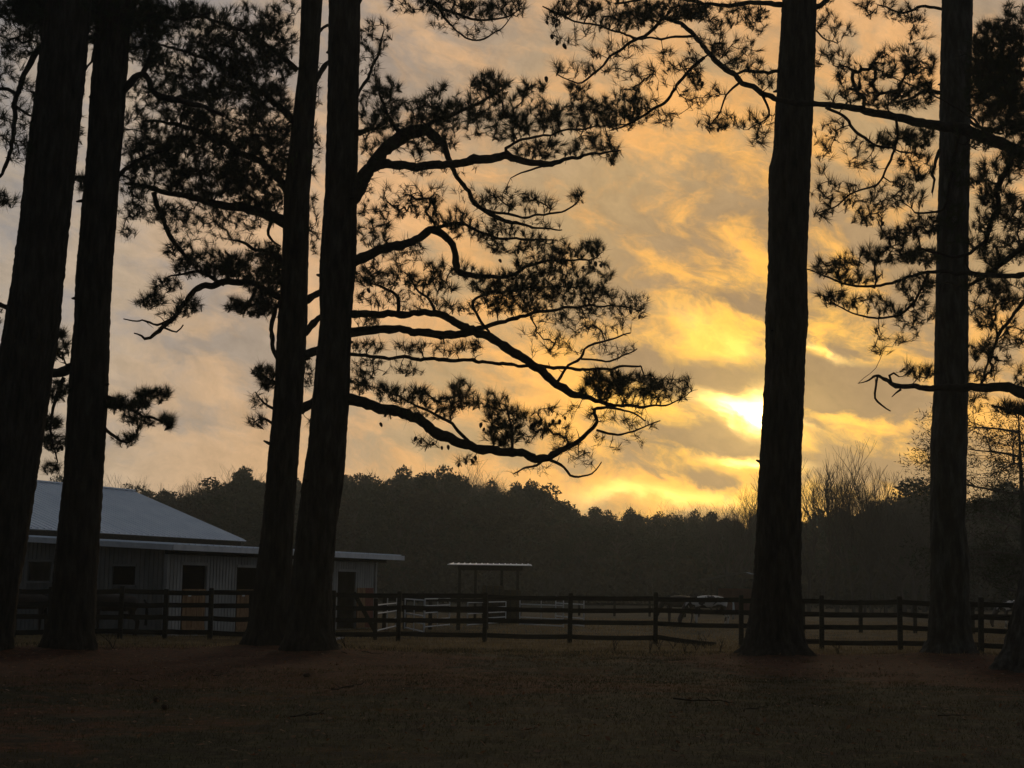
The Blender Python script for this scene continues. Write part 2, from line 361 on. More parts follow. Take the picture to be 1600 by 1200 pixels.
for j in range(5):
    for i in range(nc-1): hb.f.append((j*nc+i, j*nc+i+1, (j+1)*nc+i+1, (j+1)*nc+i))
tag(link('hill', hb.mesh('hill', M_hill, True)), 'low wooded hill closing off the far side of the pasture', None, None, 'structure')

# ------------------------------------------------------------------ far trees
def leaf_cloud(n, centres, radii, size, seed):
    g = np.random.default_rng(seed); k = g.choice(len(centres), n, p=np.array(radii)**2/np.sum(np.array(radii)**2))
    dirs = vnorm(g.normal(size=(n, 3))); rr = g.uniform(.35, 1.05, n)**.6
    P = np.array(centres)[k] + dirs*rr[:, None]*np.array(radii)[k][:, None]*np.array([1, 1, .8])
    a = vnorm(g.normal(size=(n, 3))); c = vnorm(np.cross(a, g.normal(size=(n, 3)))); s = g.uniform(.5, 1.3, n)[:, None]*size
    return np.stack([P - a*s*.6, P + a*s*.6 + c*s*.15, P + c*s], 1)
def crown_proto(seed, kind):
    g = random.Random(seed); cs, rs = [], []
    if kind == 'round':
        for i in range(26):
            a = g.uniform(0, 6.28); z = g.uniform(.36, .92); w = .30*math.sqrt(max(.05, 1-((z-.62)/.38)**2)); q = g.uniform(.3, 1)
            cs.append((math.cos(a)*w*q, math.sin(a)*w*q, z)); rs.append(g.uniform(.05, .11))
    elif kind == 'pine':
        for i in range(24):
            z = g.uniform(.45, .97); w = .24*(1.05-z)**.5*1.3; a = g.uniform(0, 6.28); q = g.uniform(.4, 1)
            cs.append((math.cos(a)*w*q, math.sin(a)*w*q, z)); rs.append(g.uniform(.035, .085))
    else:
        for i in range(30):
            z = g.uniform(.1, .93); w = .20*(1.0-z)**.6+.03; a = g.uniform(0, 6.28)
            cs.append((math.cos(a)*w, math.sin(a)*w, z)); rs.append(g.uniform(.05, .10))
    return cs, rs
def trunk_proto(seed, cs):
    g = random.Random(seed); bf = Buf()
    bf.tube([(0, 0, -.03), (.005, 0, .3), (-.006, .004, .6), (0, 0, .9)], [.02, .016, .011, .003], 6)
    for c in cs:
        z0 = max(.15, c[2]-g.uniform(.1, .2)); bf.tube([(0, 0, z0), (c[0]*.5, c[1]*.5, z0*.4+c[2]*.6), c], [.007, .004, .002], 4)
    return bf
FAR = []
for i, (kind, ml) in enumerate([('round', M_leaf), ('pine', M_leaf), ('cedar', M_leaf), ('round', M_leaf2), ('round', M_leaf), ('pine', M_leaf)]):
    cs, rs = crown_proto(40+i, kind)
    FAR.append((trunk_proto(i, cs).mesh('far_trunk', M_bare), tri_mesh('far_crown', leaf_cloud(5200 if kind != 'cedar' else 4200, cs, rs, .020, i), ml)))
def far_tree(px, Y, top, kind, label, wide=1.0, group='trees of the far wood'):
    p = gx(px, Y); h = at(px, top, Y).z + .6
    o = empty('wood_tree', (p.x, Y, 0), random.uniform(0, 6.28)); o.scale = (h*wide, h*wide, h)
    tag(o, label, 'tree', group); link('trunk', FAR[kind][0], o); link('crown', FAR[kind][1], o)
    return o
far_tree(842, 168, 752, 0, 'broad round-topped tree standing highest right of the wood above the open shelter', 1.05)
far_tree(689, 172, 727, 4, 'single crown poking highest above the wood, left of the long drooping pine limb', .8)
far_tree(345, 165, 741, 0, 'round domed tree rising behind the right end of the barn roof', 1.3)
far_tree(1448, 150, 752, 2, 'dense bushy evergreen just left of the sixth pine trunk', 1.4)
LAND = [(40, 'left of the leftmost pine'), (110, 'between the two leftmost pines'), (200, 'above the barn ridge'), (290, 'over the sloping right side of the barn roof'), (380, 'beyond the lowest corner of the barn roof'),
        (470, 'behind the twin pines'), (560, 'just right of the twin pines'), (640, 'beyond the right end of the barn'), (720, 'above the left of the open shelter'), (790, 'above the right of the open shelter'), (860, 'right of the open shelter'),
        (940, 'under the tips of the drooping pine limb'), (1020, 'under the open sky right of the drooping limb'), (1090, 'above the grazing horses'), (1170, 'left of the trunk that hides the sun'), (1260, 'behind the trunk that hides the sun'),
        (1340, 'below the bare trees right of the sun'), (1440, 'left of the lichened pine'), (1530, 'behind the lichened pine'), (9999, 'at the right edge beyond the scrub tree')]
def zone(px, row):
    w = next(t for x, t in LAND if px < x)
    return ('hazy treetop on the skyline ' if row == 0 else 'dark tree of the wood\'s middle rank ' if row == 1 else 'dark tree at the wood\'s near edge ') + w
for row, (Y, step, dn) in enumerate([(200, 27, 0), (178, 36, 14), (158, 50, 38)]):
    px = -60 + row*9
    while px < 1700:
        q = px + random.uniform(-9, 9); t = skyrow(q) + dn*random.uniform(.5, 1.2) + random.uniform(-7, 8)*(.45 if q > 900 else 1)
        if 380 < q < 420 and row == 0: t -= 6
        far_tree(q, Y + random.uniform(-6, 6), t, random.choice([0, 1, 3, 4, 5, 0, 2]) if dn < 30 else random.choice([0, 2, 4, 3]), zone(q, row), random.uniform(.75, 1.15) if dn < 30 else 1.3)
        px += step*random.uniform(.75, 1.25)
# brush along the foot of the wood
n = 60000
X = rng.uniform(-75, 85, n); Yb = rng.uniform(146, 196, n); Hh = np.array([4.2+2.2*noise.noise(Vector((x*.15, y*.1, 0))) for x, y in zip(X, Yb)])
Zb = rng.uniform(0, 1, n)**.8*Hh
C0 = np.stack([X, Yb, Zb], 1); a = vnorm(rng.normal(size=(n, 3)))*.35; c_ = vnorm(rng.normal(size=(n, 3)))*.45
tag(link('underbrush', tri_mesh('underbrush', np.stack([C0-a, C0+a, C0+c_], 1), M_leaf2)), 'tangled dark brush along the foot of the far wood', 'brush', None, 'stuff')

# bare trees
def bare_proto(seed, spread=.5, depth=6):
    g = random.Random(seed); bf = Buf()
    def go(p, d, L, r, k):
        pts = [p]; q = p.copy(); dd = d.copy()
        for i in range(3):
            dd = (dd + Vector((g.uniform(-1, 1), g.uniform(-1, 1), g.uniform(-.3, .6)))*.13).normalized(); q = q + dd*(L/3); pts.append(q.copy())
        bf.tube(pts, [r, r*.88, r*.76, r*.62], 5 if k < 2 else 3, False)
        if k >= depth: return
        for i in range(g.choice([2, 3, 3]) if k else 4):
            ax = Vector((g.uniform(-1, 1), g.uniform(-1, 1), g.uniform(-.1, .5))).normalized()
            nd = (dd*(1-spread*.5) + ax*spread + Vector((0, 0, .28))).normalized()
            go(pts[g.choice([2, 3, 3])], nd, L*g.uniform(.62, .84), r*.58, k+1)
    go(Vector((0, 0, -.03)), Vector((0, 0, 1)), .27, .012, 0)
    zt = max(q[2] for q in bf.v); bf.v = [(x/zt, y/zt, z/zt) for x, y, z in bf.v]
    return bf.mesh('bare_tree', M_bare)
BARE = [bare_proto(3, .60), bare_proto(4, .66), bare_proto(11, .55, 5), bare_proto(17, .8)]
def bare(px, Y, top, label, w=1.0, group=None, k=None):
    p = gx(px, Y); h = at(px, top, Y).z; o = link('bare_tree', random.choice(BARE) if k is None else BARE[k]); o.location = (p.x, Y, 0)
    o.rotation_euler.z = random.uniform(0, 6.28); o.scale = (h*w, h*w, h); tag(o, label, 'tree', group); return o
bare(1362, 118, 692, 'tallest slender leafless tree between the sun-hiding trunk and the next pine', .9, k=2)
bare(1308, 120, 686, 'wide leafless tree with fine upswept twigs right of the sun-hiding trunk', .95, k=2)
for px, t in ((1264, 708), (1284, 742), (1335, 728), (1350, 756), (1385, 742)):
    bare(px, 122+random.uniform(-6, 6), t, {1264: 'tall leafless tree touching the right edge of the sun-hiding trunk', 1284: 'short leafless tree second right of the sun-hiding trunk', 1335: 'tall thin leafless tree just left of the tallest bare tree', 1350: 'low leafless tree at the foot of the tallest bare tree', 1300: 'lowest leafless tree under the wide upswept one', 1385: 'low leafless tree right of the tallest bare tree'}[px], 1.0, 'bare trees right of the sun')
for px, t in ((1176, 742), (1160, 768), (1150, 778), (1140, 785)):
    bare(px, 130+random.uniform(-6, 6), t, {1176: 'leafless tree touching the left edge of the sun-hiding trunk', 1160: 'second leafless tree left of the sun-hiding trunk', 1150: 'third leafless tree left of the sun-hiding trunk', 1140: 'smallest leafless tree, farthest left of the sun-hiding trunk'}[px], 1.1, 'bare trees left of the sun')
for px, t in ((1398, 772), (1415, 760), (1432, 752), (1444, 745), (1410, 770), (1426, 764)):
    bare(px, 126+random.uniform(-5, 5), t, {1398: 'leftmost low leafless shrub of the clump left of the lichened pine', 1415: 'third leafless shrub of the clump left of the lichened pine', 1432: 'leafless shrub beside the tallest one of the clump by the lichened pine', 1444: 'tallest leafless shrub, almost touching the lichened pine', 1410: 'second leafless shrub of the clump left of the lichened pine', 1426: 'middle leafless shrub of the clump left of the lichened pine'}[px], 1.5, 'shrubby bare trees at the right', k=3)
for px, t in ((172, 738), (190, 745), (205, 740), (222, 752), (248, 752), (265, 758), (300, 742), (318, 736), (388, 722), (398, 728), (408, 735), (380, 732), (75, 725), (90, 715)):
    bare(px, 185+random.uniform(-6, 6), t, 'thin leafless treetop above the wood behind the barn', 1.0, 'bare treetops behind the barn')
for px, t in ((705, 715), (716, 722), (728, 728), (742, 735), (757, 745), (770, 748), (600, 730), (640, 730), (1060, 782), (1075, 780), (1000, 784)):
    bare(px, 188+random.uniform(-6, 6), t, 'thin leafless treetop over the wood beyond the open shelter', 1.0, 'bare treetops over the wood')
for px, t, Y in ((868, 880, 130), (890, 885, 120), (1020, 880, 125), (1375, 900, 110), (845, 895, 118)):
    bare(px, Y, t, 'pale leafless sapling in the mist in front of the wood', 1.3, 'saplings before the wood')

# ------------------------------------------------------------------ barn
BO = Vector((-10.4, 47, 0)); EV = Vector((.42, .907, 0)).normalized(); SVv = Vector((EV.y, -EV.x, 0)); NW = -SVv
def bl(s, w, z): return BO + EV*s + NW*w + Vector((0, 0, z))
barn = empty('barn', BO); tag(barn, 'long grey stable barn with white metal roof and open dark stall windows behind the fence', 'barn')
def s_of(px):      # along the long wall
    k = (at(px, 900, 50).x)/50; return (k*BO.y - BO.x)/(EV.x - k*EV.y)
def w_of(px):      # along the end wall
    k = (at(px, 900, 50).x)/50; return (k*BO.y - BO.x)/(NW.x - k*NW.y)
LEN = s_of(586); LW = 6.1; MW = 11.4
def hole_wall(name, f, L, ztop, holes, m, t=.06, pitch_=.17, rib=.022, parent=barn):
    """ribbed siding with real openings; f(s, out, z) gives the point"""
    bf = Buf(); cuts = sorted({0, L, *[h[0] for h in holes], *[h[1] for h in holes]})
    def slab(a, c, z0, z1, z1b=None):
        z1b = z1 if z1b is None else z1b
        n = len(bf.v)
        for o_ in (0, -t):
            bf.v += [tuple(f(a, o_, z0)), tuple(f(c, o_, z0)), tuple(f(c, o_, z1b)), tuple(f(a, o_, z1))]
        for q in ((0,1,2,3),(7,6,5,4),(0,4,5,1),(1,5,6,2),(2,6,7,3),(3,7,4,0)): bf.f.append(tuple(n+i for i in q))
        x = math.ceil((a+.03)/pitch_)*pitch_
        while x < c-.03:                                             # raised ribs
            zt = z1+(z1b-z1)*(x-a)/(c-a); n = len(bf.v); h = .016
            for o_, e in ((.001, h), (rib, h*.6)):
                bf.v += [tuple(f(x-e, o_, z0)), tuple(f(x+e, o_, z0)), tuple(f(x+e, o_, zt-.003)), tuple(f(x-e, o_, zt-.003))]
            for q in ((4,5,6,7),(0,4,7,3),(1,2,6,5),(3,7,6,2)): bf.f.append(tuple(n+i for i in q))
            x += pitch_
    for a, c in zip(cuts[:-1], cuts[1:]):
        if c-a < .01: continue
        hs = sorted([h for h in holes if h[0] <= a+1e-4 and h[1] >= c-1e-4], key=lambda h: h[2]); z = -.05
        for h in hs:
            if h[2] > z+.02: slab(a, c, z, h[2])
            z = h[3]
        slab(a, c, z, ztop(a), ztop(c))
    return part(name, bf, m, parent)
# long wall openings (from the photograph's columns): upper half open, lower half brown doors
dcols = [(285, 322), (370, 404), (448, 478), (528, 556)]
lh = []
for i, (p0, p1) in enumerate(dcols):
    a, c = s_of(p0), s_of(p1); lh.append((a, c, .02, 2.15 - .02*i))
fl = lambda s, o, z: BO + EV*s + SVv*o + Vector((0, 0, z))
hole_wall('long_wall', fl, LEN, lambda s: 2.62, lh, M_siding)
fe = lambda s, o, z: BO + NW*s - EV*o + Vector((0, 0, z))
wh = [(w_of(211), w_of(175), 1.52, 2.08), (w_of(79), w_of(44), 1.60, 2.2)]
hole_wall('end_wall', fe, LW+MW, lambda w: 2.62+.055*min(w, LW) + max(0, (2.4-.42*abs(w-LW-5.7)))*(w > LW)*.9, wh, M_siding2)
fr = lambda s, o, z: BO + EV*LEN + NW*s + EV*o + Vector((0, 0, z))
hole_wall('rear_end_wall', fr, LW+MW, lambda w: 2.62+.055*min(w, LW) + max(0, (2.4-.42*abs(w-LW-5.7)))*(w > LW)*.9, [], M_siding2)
# dim interior: near-black partition sheets, shade put into their colour, darken the openings
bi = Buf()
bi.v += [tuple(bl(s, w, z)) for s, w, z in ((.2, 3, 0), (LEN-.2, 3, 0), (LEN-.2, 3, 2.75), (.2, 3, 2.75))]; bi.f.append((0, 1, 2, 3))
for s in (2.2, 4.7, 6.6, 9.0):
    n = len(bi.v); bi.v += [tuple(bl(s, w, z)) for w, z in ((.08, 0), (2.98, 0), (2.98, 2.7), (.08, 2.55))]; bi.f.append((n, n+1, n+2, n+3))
part('stall_shade_sheet', bi, M_dark, barn)
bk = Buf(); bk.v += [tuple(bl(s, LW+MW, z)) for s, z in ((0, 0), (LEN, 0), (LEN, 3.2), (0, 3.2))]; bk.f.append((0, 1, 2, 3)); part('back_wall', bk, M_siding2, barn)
# stall doors: lower leaves
for i, (a, c, z0, z1) in enumerate(lh[:3]):
    bf = Buf(); nbd = 7; w_ = (c-a-.06)/nbd
    dr = empty('stall_door', (0, 0, 0)); dr.parent = barn; dr.location = EV*((a+c)/2); dr['label'] = 'brown plank lower stall door'
    for k in range(nbd):
        q = Buf(); p = BO + EV*(a+.03+w_*(k+.5)) + SVv*(.01+.006*(k % 2)) + Vector((0, 0, .73))
        q.box(p, (w_*.93, .03, 1.36), Matrix((EV, SVv, Vector((0, 0, 1)))).transposed()); part('plank', q, M_door, dr)
    q = Buf()
    for z in (.18, 1.36): q.bar(fl(a+.04, .04, z), fl(c-.04, .04, z), .025, .11)
    part('ledge', q, M_door, dr)
    q = Buf(); q.box(fl(a+.32, .07, 1.28), (.14, .006, .18), Matrix((EV, SVv, Vector((0, 0, 1)))).transposed()); part('notice', q, M_paper, dr)
# frames round the openings
for (a, c, z0, z1) in lh:
    bf = Buf(); bf.bar(fl(a-.05, .035, z1+.045), fl(c+.05, .035, z1+.045), .03, .09)
    bf.bar(fl(a-.045, .033, 0), fl(a-.045, .033, z1), .03, .08); bf.bar(fl(c+.045, .033, 0), fl(c+.045, .033, z1), .03, .08)
    part('door_frame', bf, M_siding, barn)
for (a, c, z0, z1) in wh:
    bf = Buf(); bf.bar(fe(a-.05, .035, z1+.04), fe(c+.05, .035, z1+.04), .03, .07); bf.bar(fe(a-.05, .035, z0-.04), fe(c+.05, .035, z0-.04), .05, .07)
    bf.bar(fe(a-.04, .033, z0), fe(a-.04, .033, z1), .03, .07); bf.bar(fe(c+.04, .033, z0), fe(c+.04, .033, z1), .03, .07)
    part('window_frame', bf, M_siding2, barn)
bf = Buf(); a, c, z0, z1 = lh[3]; bf.box(fl(a+.16, -.2, 1.4), (.3, .03, .9), Matrix((EV, SVv, Vector((0, 0, 1)))).transposed()); part('inner_board', bf, M_white, barn)
# open plank door folded back beside the last opening
bf = Buf()
for k in range(6):
    q = Buf(); q.box(fl(c+.12+.2*k, .06, .78), (.185, .03, 1.46), Matrix((EV, SVv, Vector((0, 0, 1)))).transposed()); part('open_door_plank', q, M_red if k > 2 else M_door, barn)
# roofs: corrugated sheets with real ribs
def ribbed_roof(name, p00, p10, p01, p11, m, nr, h=.045, th=.03, parent=barn):
    """p00->p10 along the ridge, p00->p01 down the slope"""
    bf = Buf(); p00, p10, p01, p11 = map(Vector, (p00, p10, p01, p11)); nrm = (p10-p00).cross(p01-p00).normalized()
    if nrm.z < 0: nrm = -nrm
    prof = [(0, 0), (.38, 0), (.44, 1), (.56, 1), (.62, 0)]; rows = []
    for i in range(nr):
        for t, k in prof: rows.append(((i+t)/nr, k*h))
    rows.append((1, 0))
    for (t, k) in rows:
        for q0, q1 in ((p00, p10), (p01, p11)): bf.v.append(tuple(q0.lerp(q1, t)+nrm*k))
    for i in range(len(rows)-1): bf.f.append((2*i, 2*i+1, 2*i+3, 2*i+2))
    n = len(bf.v); bf.v += [tuple(q-nrm*th) for q in (p00, p10, p11, p01)]; bf.f.append((n, n+1, n+2, n+3))
    bf.f += [(1, 2*len(rows)-1, n+2, n+3), (0, 1, n+3, n), (2*len(rows)-2, 2*len(rows)-1, n+2, n+1)]
    return part(name, bf, m, parent)
zr, ze = 5.35, 3.30; s0, s1 = -.35, LEN+.3
ribbed_roof('roof', bl(s0, LW+5.7, zr), bl(s1, LW+5.7, zr), bl(s0, LW-.02, ze), bl(s1, LW-.02, ze), M_roof, 42)
ribbed_roof('roof', bl(s0, LW+5.7, zr), bl(s1, LW+5.7, zr), bl(s0, LW+MW+.2, ze), bl(s1, LW+MW+.2, ze), M_roof, 42)
bf = Buf(); bf.bar(bl(s0, LW+5.7, zr+.03), bl(s1, LW+5.7, zr+.03), .3, .05); part('ridge_cap', bf, M_roof, barn)
ribbed_roof('lean_to_roof', bl(-.45, LW+.05, 3.03), bl(LEN+1.15, LW+.05, 3.03), bl(-.45, -.55, 2.74), bl(LEN+1.15, -.55, 2.74), M_roof, 46)
bf = Buf(); bf.bar(bl(-.5, -.58, 2.66), bl(LEN+1.2, -.58, 2.66), .03, .17); part('fascia', bf, M_white, barn)
bf = Buf(); bf.bar(bl(-.48, -.55, 2.655), bl(-.48, LW+.1, 2.945), .03, .17); part('fascia', bf, M_white, barn)
bf = Buf(); bf.bar(bl(-.2, -.1, 2.55), bl(LEN+.6, -.1, 2.55), .1, .16); part('wall_plate', bf, M_dark, barn)  # bar in the same near-black shade colour as the interior sheets
bf = Buf(); bf.bar(bl(.02, LW+.05, 3.12), bl(LEN-.02, LW+.05, 3.12), .06, .24); part('clerestory_board', bf, M_post, barn)
# corner boards
for (s, w) in ((0, 0), (LEN, 0)):
    bf = Buf(); bf.box(bl(s, w, 1.3), (.12, .12, 2.6), Matrix((EV, SVv, Vector((0, 0, 1)))).transposed()); part('corner_board', bf, M_siding, barn)
# pipe with lamp box seen between the twin trunks
bf = Buf(); q = bl(s_of(458), -.3, 0); bf.tube([q+Vector((0, 0, 2.7)), q+Vector((0, 0, 3.4))], .05, 8); part('vent_pipe', bf, M_siding, barn)

# ------------------------------------------------------------------ board fence
fence = empty('board_fence', gx(620, 45.3)); tag(fence, 'four-board dark wooden paddock fence running across the whole pasture', 'fence')
FX = [20, 78, 187, 257, 328, 392, 455, 520, 622, 757, 890, 1024, 1158, 1284, 1407, 1533, 1660, 1790]
FX = [-230, -115] + FX
FD = lambda px: float(np.interp(px, [-230, 20, 620, 1024, 1157, 1533, 1800], [42.5, 43.2, 45.3, 46, 45, 42.7, 41.5]))
posts = []
for px in FX:
    d = FD(px); p = gx(px, d); p.z = gz(p.x, p.y); h = 1.43 + random.uniform(-.02, .05) + (.05 if px > 1000 else 0)
    ln = Vector((random.uniform(-.03, .03), random.uniform(-.02, .02), 0))
    bf = Buf(); r = Matrix.Rotation(random.uniform(-.15, .15), 3, 'Z'); n = len(bf.v)
    w0 = .065
    for z, w_ in ((-.1, w0), (h*.5, w0*.97), (h-.02, w0*.95), (h, w0*.7)):
        for a_, c_2 in ((-1, -1), (1, -1), (1, 1), (-1, 1)):
            bf.v.append(tuple(p + r @ Vector((a_*w_, c_2*w_, 0)) + ln*(z/h) + Vector((0, 0, z))))
    for k in range(3):
        for i in range(4): bf.f.append((n+4*k+i, n+4*k+(i+1) % 4, n+4*k+4+(i+1) % 4, n+4*k+4+i))
    bf.f.append((n+12, n+13, n+14, n+15)); part('post', bf, M_post, fence); posts.append((p, ln, h))
HZ = [1.33, .97, .61, .20]
for i in range(len(posts)-1):
    (p, l0, h0), (q, l1, h1) = posts[i], posts[i+1]; px = FX[i]
    for k, hz in enumerate(HZ):
        a = p + l0*(hz/1.4) + Vector((0, 0, hz+random.uniform(-.025, .025))); c = q + l1*(hz/1.4) + Vector((0, 0, hz+random.uniform(-.025, .025)))
        off = Vector((0, .085, 0)); a = a+off; c = c+off
        if px == 1024 and k == 3: c = a.lerp(c, .72); c.z = .03            # the fallen bottom board
        if px == 1158 and k == 0: a.z -= .03
        mid = (a+c)/2; sag = random.uniform(.0, .03)
        bf = Buf(); h = .068; t = .016; n = 0; NS = 6
        for j in range(NS+1):
            w_ = j/NS; pt = a.lerp(c, w_) - Vector((0, 0, 4*sag*w_*(1-w_))) + Vector((0, random.uniform(-.006, .006), random.uniform(-.004, .004)))
            for y_, z_ in ((-t, -h), (t, -h), (t, h), (-t, h)): bf.v.append((pt.x, pt.y+y_, pt.z+z_))
        for j in range(NS):
            for m_ in range(4): bf.f.append((4*j+m_, 4*j+(m_+1) % 4, 4*j+4+(m_+1) % 4, 4*j+4+m_))
        bf.f += [(3, 2, 1, 0), tuple(4*NS+m_ for m_ in range(4))]
        part('rail', bf, M_rail, fence)
# brace of the paddock gate
gate = empty('gate_brace', gx(565, 46)); tag(gate, 'slanting dark timber prop just right of the twin trunks behind the fence', 'timber prop')
bf = Buf(); bf.bar(at(553, 926, 46), gx(586, 46)+Vector((0, 0, .25)), .06, .12); part('prop', bf, M_post, gate)
bf = Buf(); q = gx(586, 46); bf.box(q+Vector((0, 0, .6)), (.12, .12, 1.25)); part('post', bf, M_post, gate)

# second fence, far right pasture
def thin_fence(cols, Y, h, rails, label, name='rail_fence'):
    o = empty(name, gx(cols[0], Y(cols[0]))); tag(o, label, 'fence'); pr = None
    for px in cols:
        p = gx(px, Y(px)); bf = Buf(); bf.box(p+Vector((0, 0, h/2)), (.14, .14, h)); part('post', bf, M_post, o)
        if pr is not None:
            for r in rails: bf = Buf(); bf.bar(pr+Vector((0, 0, r)), p+Vector((0, 0, r)), .04, .12); part('rail', bf, M_rail, o)
        pr = p
thin_fence([1255, 1345, 1430, 1520, 1610, 1700], lambda p: 62, 1.3, [1.2, .75], 'faint second fence across the far right pasture behind the main fence')
thin_fence([600, 632, 672, 716, 760], lambda p: 58, 1.25, [1.1, .7, .3], 'short inner fence behind the main fence left of the open shelter')
thin_fence([905, 960, 1015, 1070], lambda p: 92, 1.2, [1.1, .7], 'distant low fence in the mist right of the open shelter')

# ------------------------------------------------------------------ corral panels
def panel(a, c, h, label, bars=5):
    a, c = Vector(a), Vector(c); o = empty('corral_panel', a); tag(o, label, 'corral panel', None)
    bf = Buf(); up = Vector((0, 0, 1))
    m = (a+c)/2
    for q_, r_ in ((a, .028), (c, .028), (m, .02)): bf = Buf(); bf.tube([q_+up*.1, q_+up*h], r_, 6); part('upright', bf, M_pipe, o)
    for k in range(bars):
        z = .15+(h-.15)*k/(bars-1); bf = Buf(); bf.tube([a+up*z, c+up*z], .024, 6); part('bar', bf, M_pipe, o)
panel(gx(588, 50.5), gx(619, 57), 1.25, 'bright galvanised corral panel nearest the barn end, angled away')
panel(gx(632, 55), gx(662, 50), 1.15, 'bright galvanised corral panel right of the first, angled towards the viewer')
panel(gx(663, 56), gx(702, 60), 1.15, 'galvanised corral panel just left of the shelter posts')
panel(gx(812, 63), gx(880, 60), 1.2, 'galvanised corral panel just right of the shelter posts')
panel(gx(868, 66), gx(912, 61), 1.25, 'galvanised corral panel right of the tenth fence post group beside the shelter')
panel(gx(730, 60), gx(790, 66), 1.0, 'galvanised corral panel under the open shelter')
# pale board at the foot of the fence
bf = Buf(); bf.bar(gx(521, 44)+Vector((0, 0, .06)), gx(534, 44.5)+Vector((0, 0, .12)), .15, .03)
o = link('loose_board', bf.mesh('loose_board', M_siding)); tag(o, 'pale loose board lying at the foot of the fence right of the twin trunks', 'board')

# ------------------------------------------------------------------ open shelter
SY = 72
sh = empty('open_shelter', gx(763, SY)); tag(sh, 'small open-sided livestock shelter with flat metal roof on thin posts', 'shelter')
scx = gx(763, SY).x; eave = at(763, 884, SY).z
for px, Y in ((717, SY), (742, SY+2.6), (783, SY+2.6), (808, SY)):
    p = gx(px, Y); bf = Buf(); bf.box((p.x, Y, eave/2-.08), (.13, .13, eave-.1)); part('post', bf, M_post, sh)
for Y in (SY, SY+2.6):
    bf = Buf(); bf.box((scx+.05, Y-.09, eave-.09), (3.0, .04, .2)); part('beam', bf, M_post, sh)
x0, x1 = gx(698, SY).x, gx(830, SY).x
ribbed_roof('roof', (x0, SY+3.3, eave+.15), (x1, SY+3.3, eave+.15), (x0, SY-.7, eave+.03), (x1, SY-.7, eave+.03), M_roof, 14, .03, .02, sh)
def bale(px, Y, label, r=.55):
    p = gx(px, Y); bf = Buf(); pts = [(p.x-.5, Y, r), (p.x-.47, Y, r), (p.x+.47, Y, r), (p.x+.5, Y, r)]
    bf.tube(pts, [r*.93, r, r, r*.93], 20); o = empty('hay_bale', (p.x, Y, 0)); tag(o, label, 'hay bale'); bo = part('bale', bf, M_bale, o, True)
    bf = Buf()
    for k in (-.3, 0, .3): bf.tube([(p.x+k-.02, Y, r), (p.x+k+.02, Y, r)], r+.012, 20, False)
    part('twine', bf, M_hair, o)
bale(770, 71.2, 'taller dark round hay bale under the left of the shelter roof', .84)
bale(797, 71.6, 'lower dark round hay bale under the right of the shelter roof', .74)

# far run-in shed
fs = empty('run_in_shed', gx(1155, 105)); tag(fs, 'distant low peaked shed roof in the mist left of the sun-hiding trunk', 'shed')
p = gx(1155, 105); h = at(1155, 908, 105).z
for x_, y_ in ((-1.5, 0), (1.5, 0), (-1.5, 3), (1.5, 3)):
    bf = Buf(); bf.box((p.x+x_, 105+y_, h/2), (.14, .14, h)); part('post', bf, M_post, fs)
ribbed_roof('roof', (p.x, 101.6, h+.55), (p.x, 109, h+.55), (p.x-2.6, 101.6, h), (p.x-2.6, 109, h), M_post, 12, .03, .03, fs)
ribbed_roof('roof', (p.x, 101.6, h+.55), (p.x, 109, h+.55), (p.x+2.6, 101.6, h), (p.x+2.6, 109, h), M_roof, 12, .03, .03, fs)
bf = Buf(); bf.box((p.x, 106.4, .95), (2.7, .05, 1.6)); part('back_board', bf, M_red, fs)

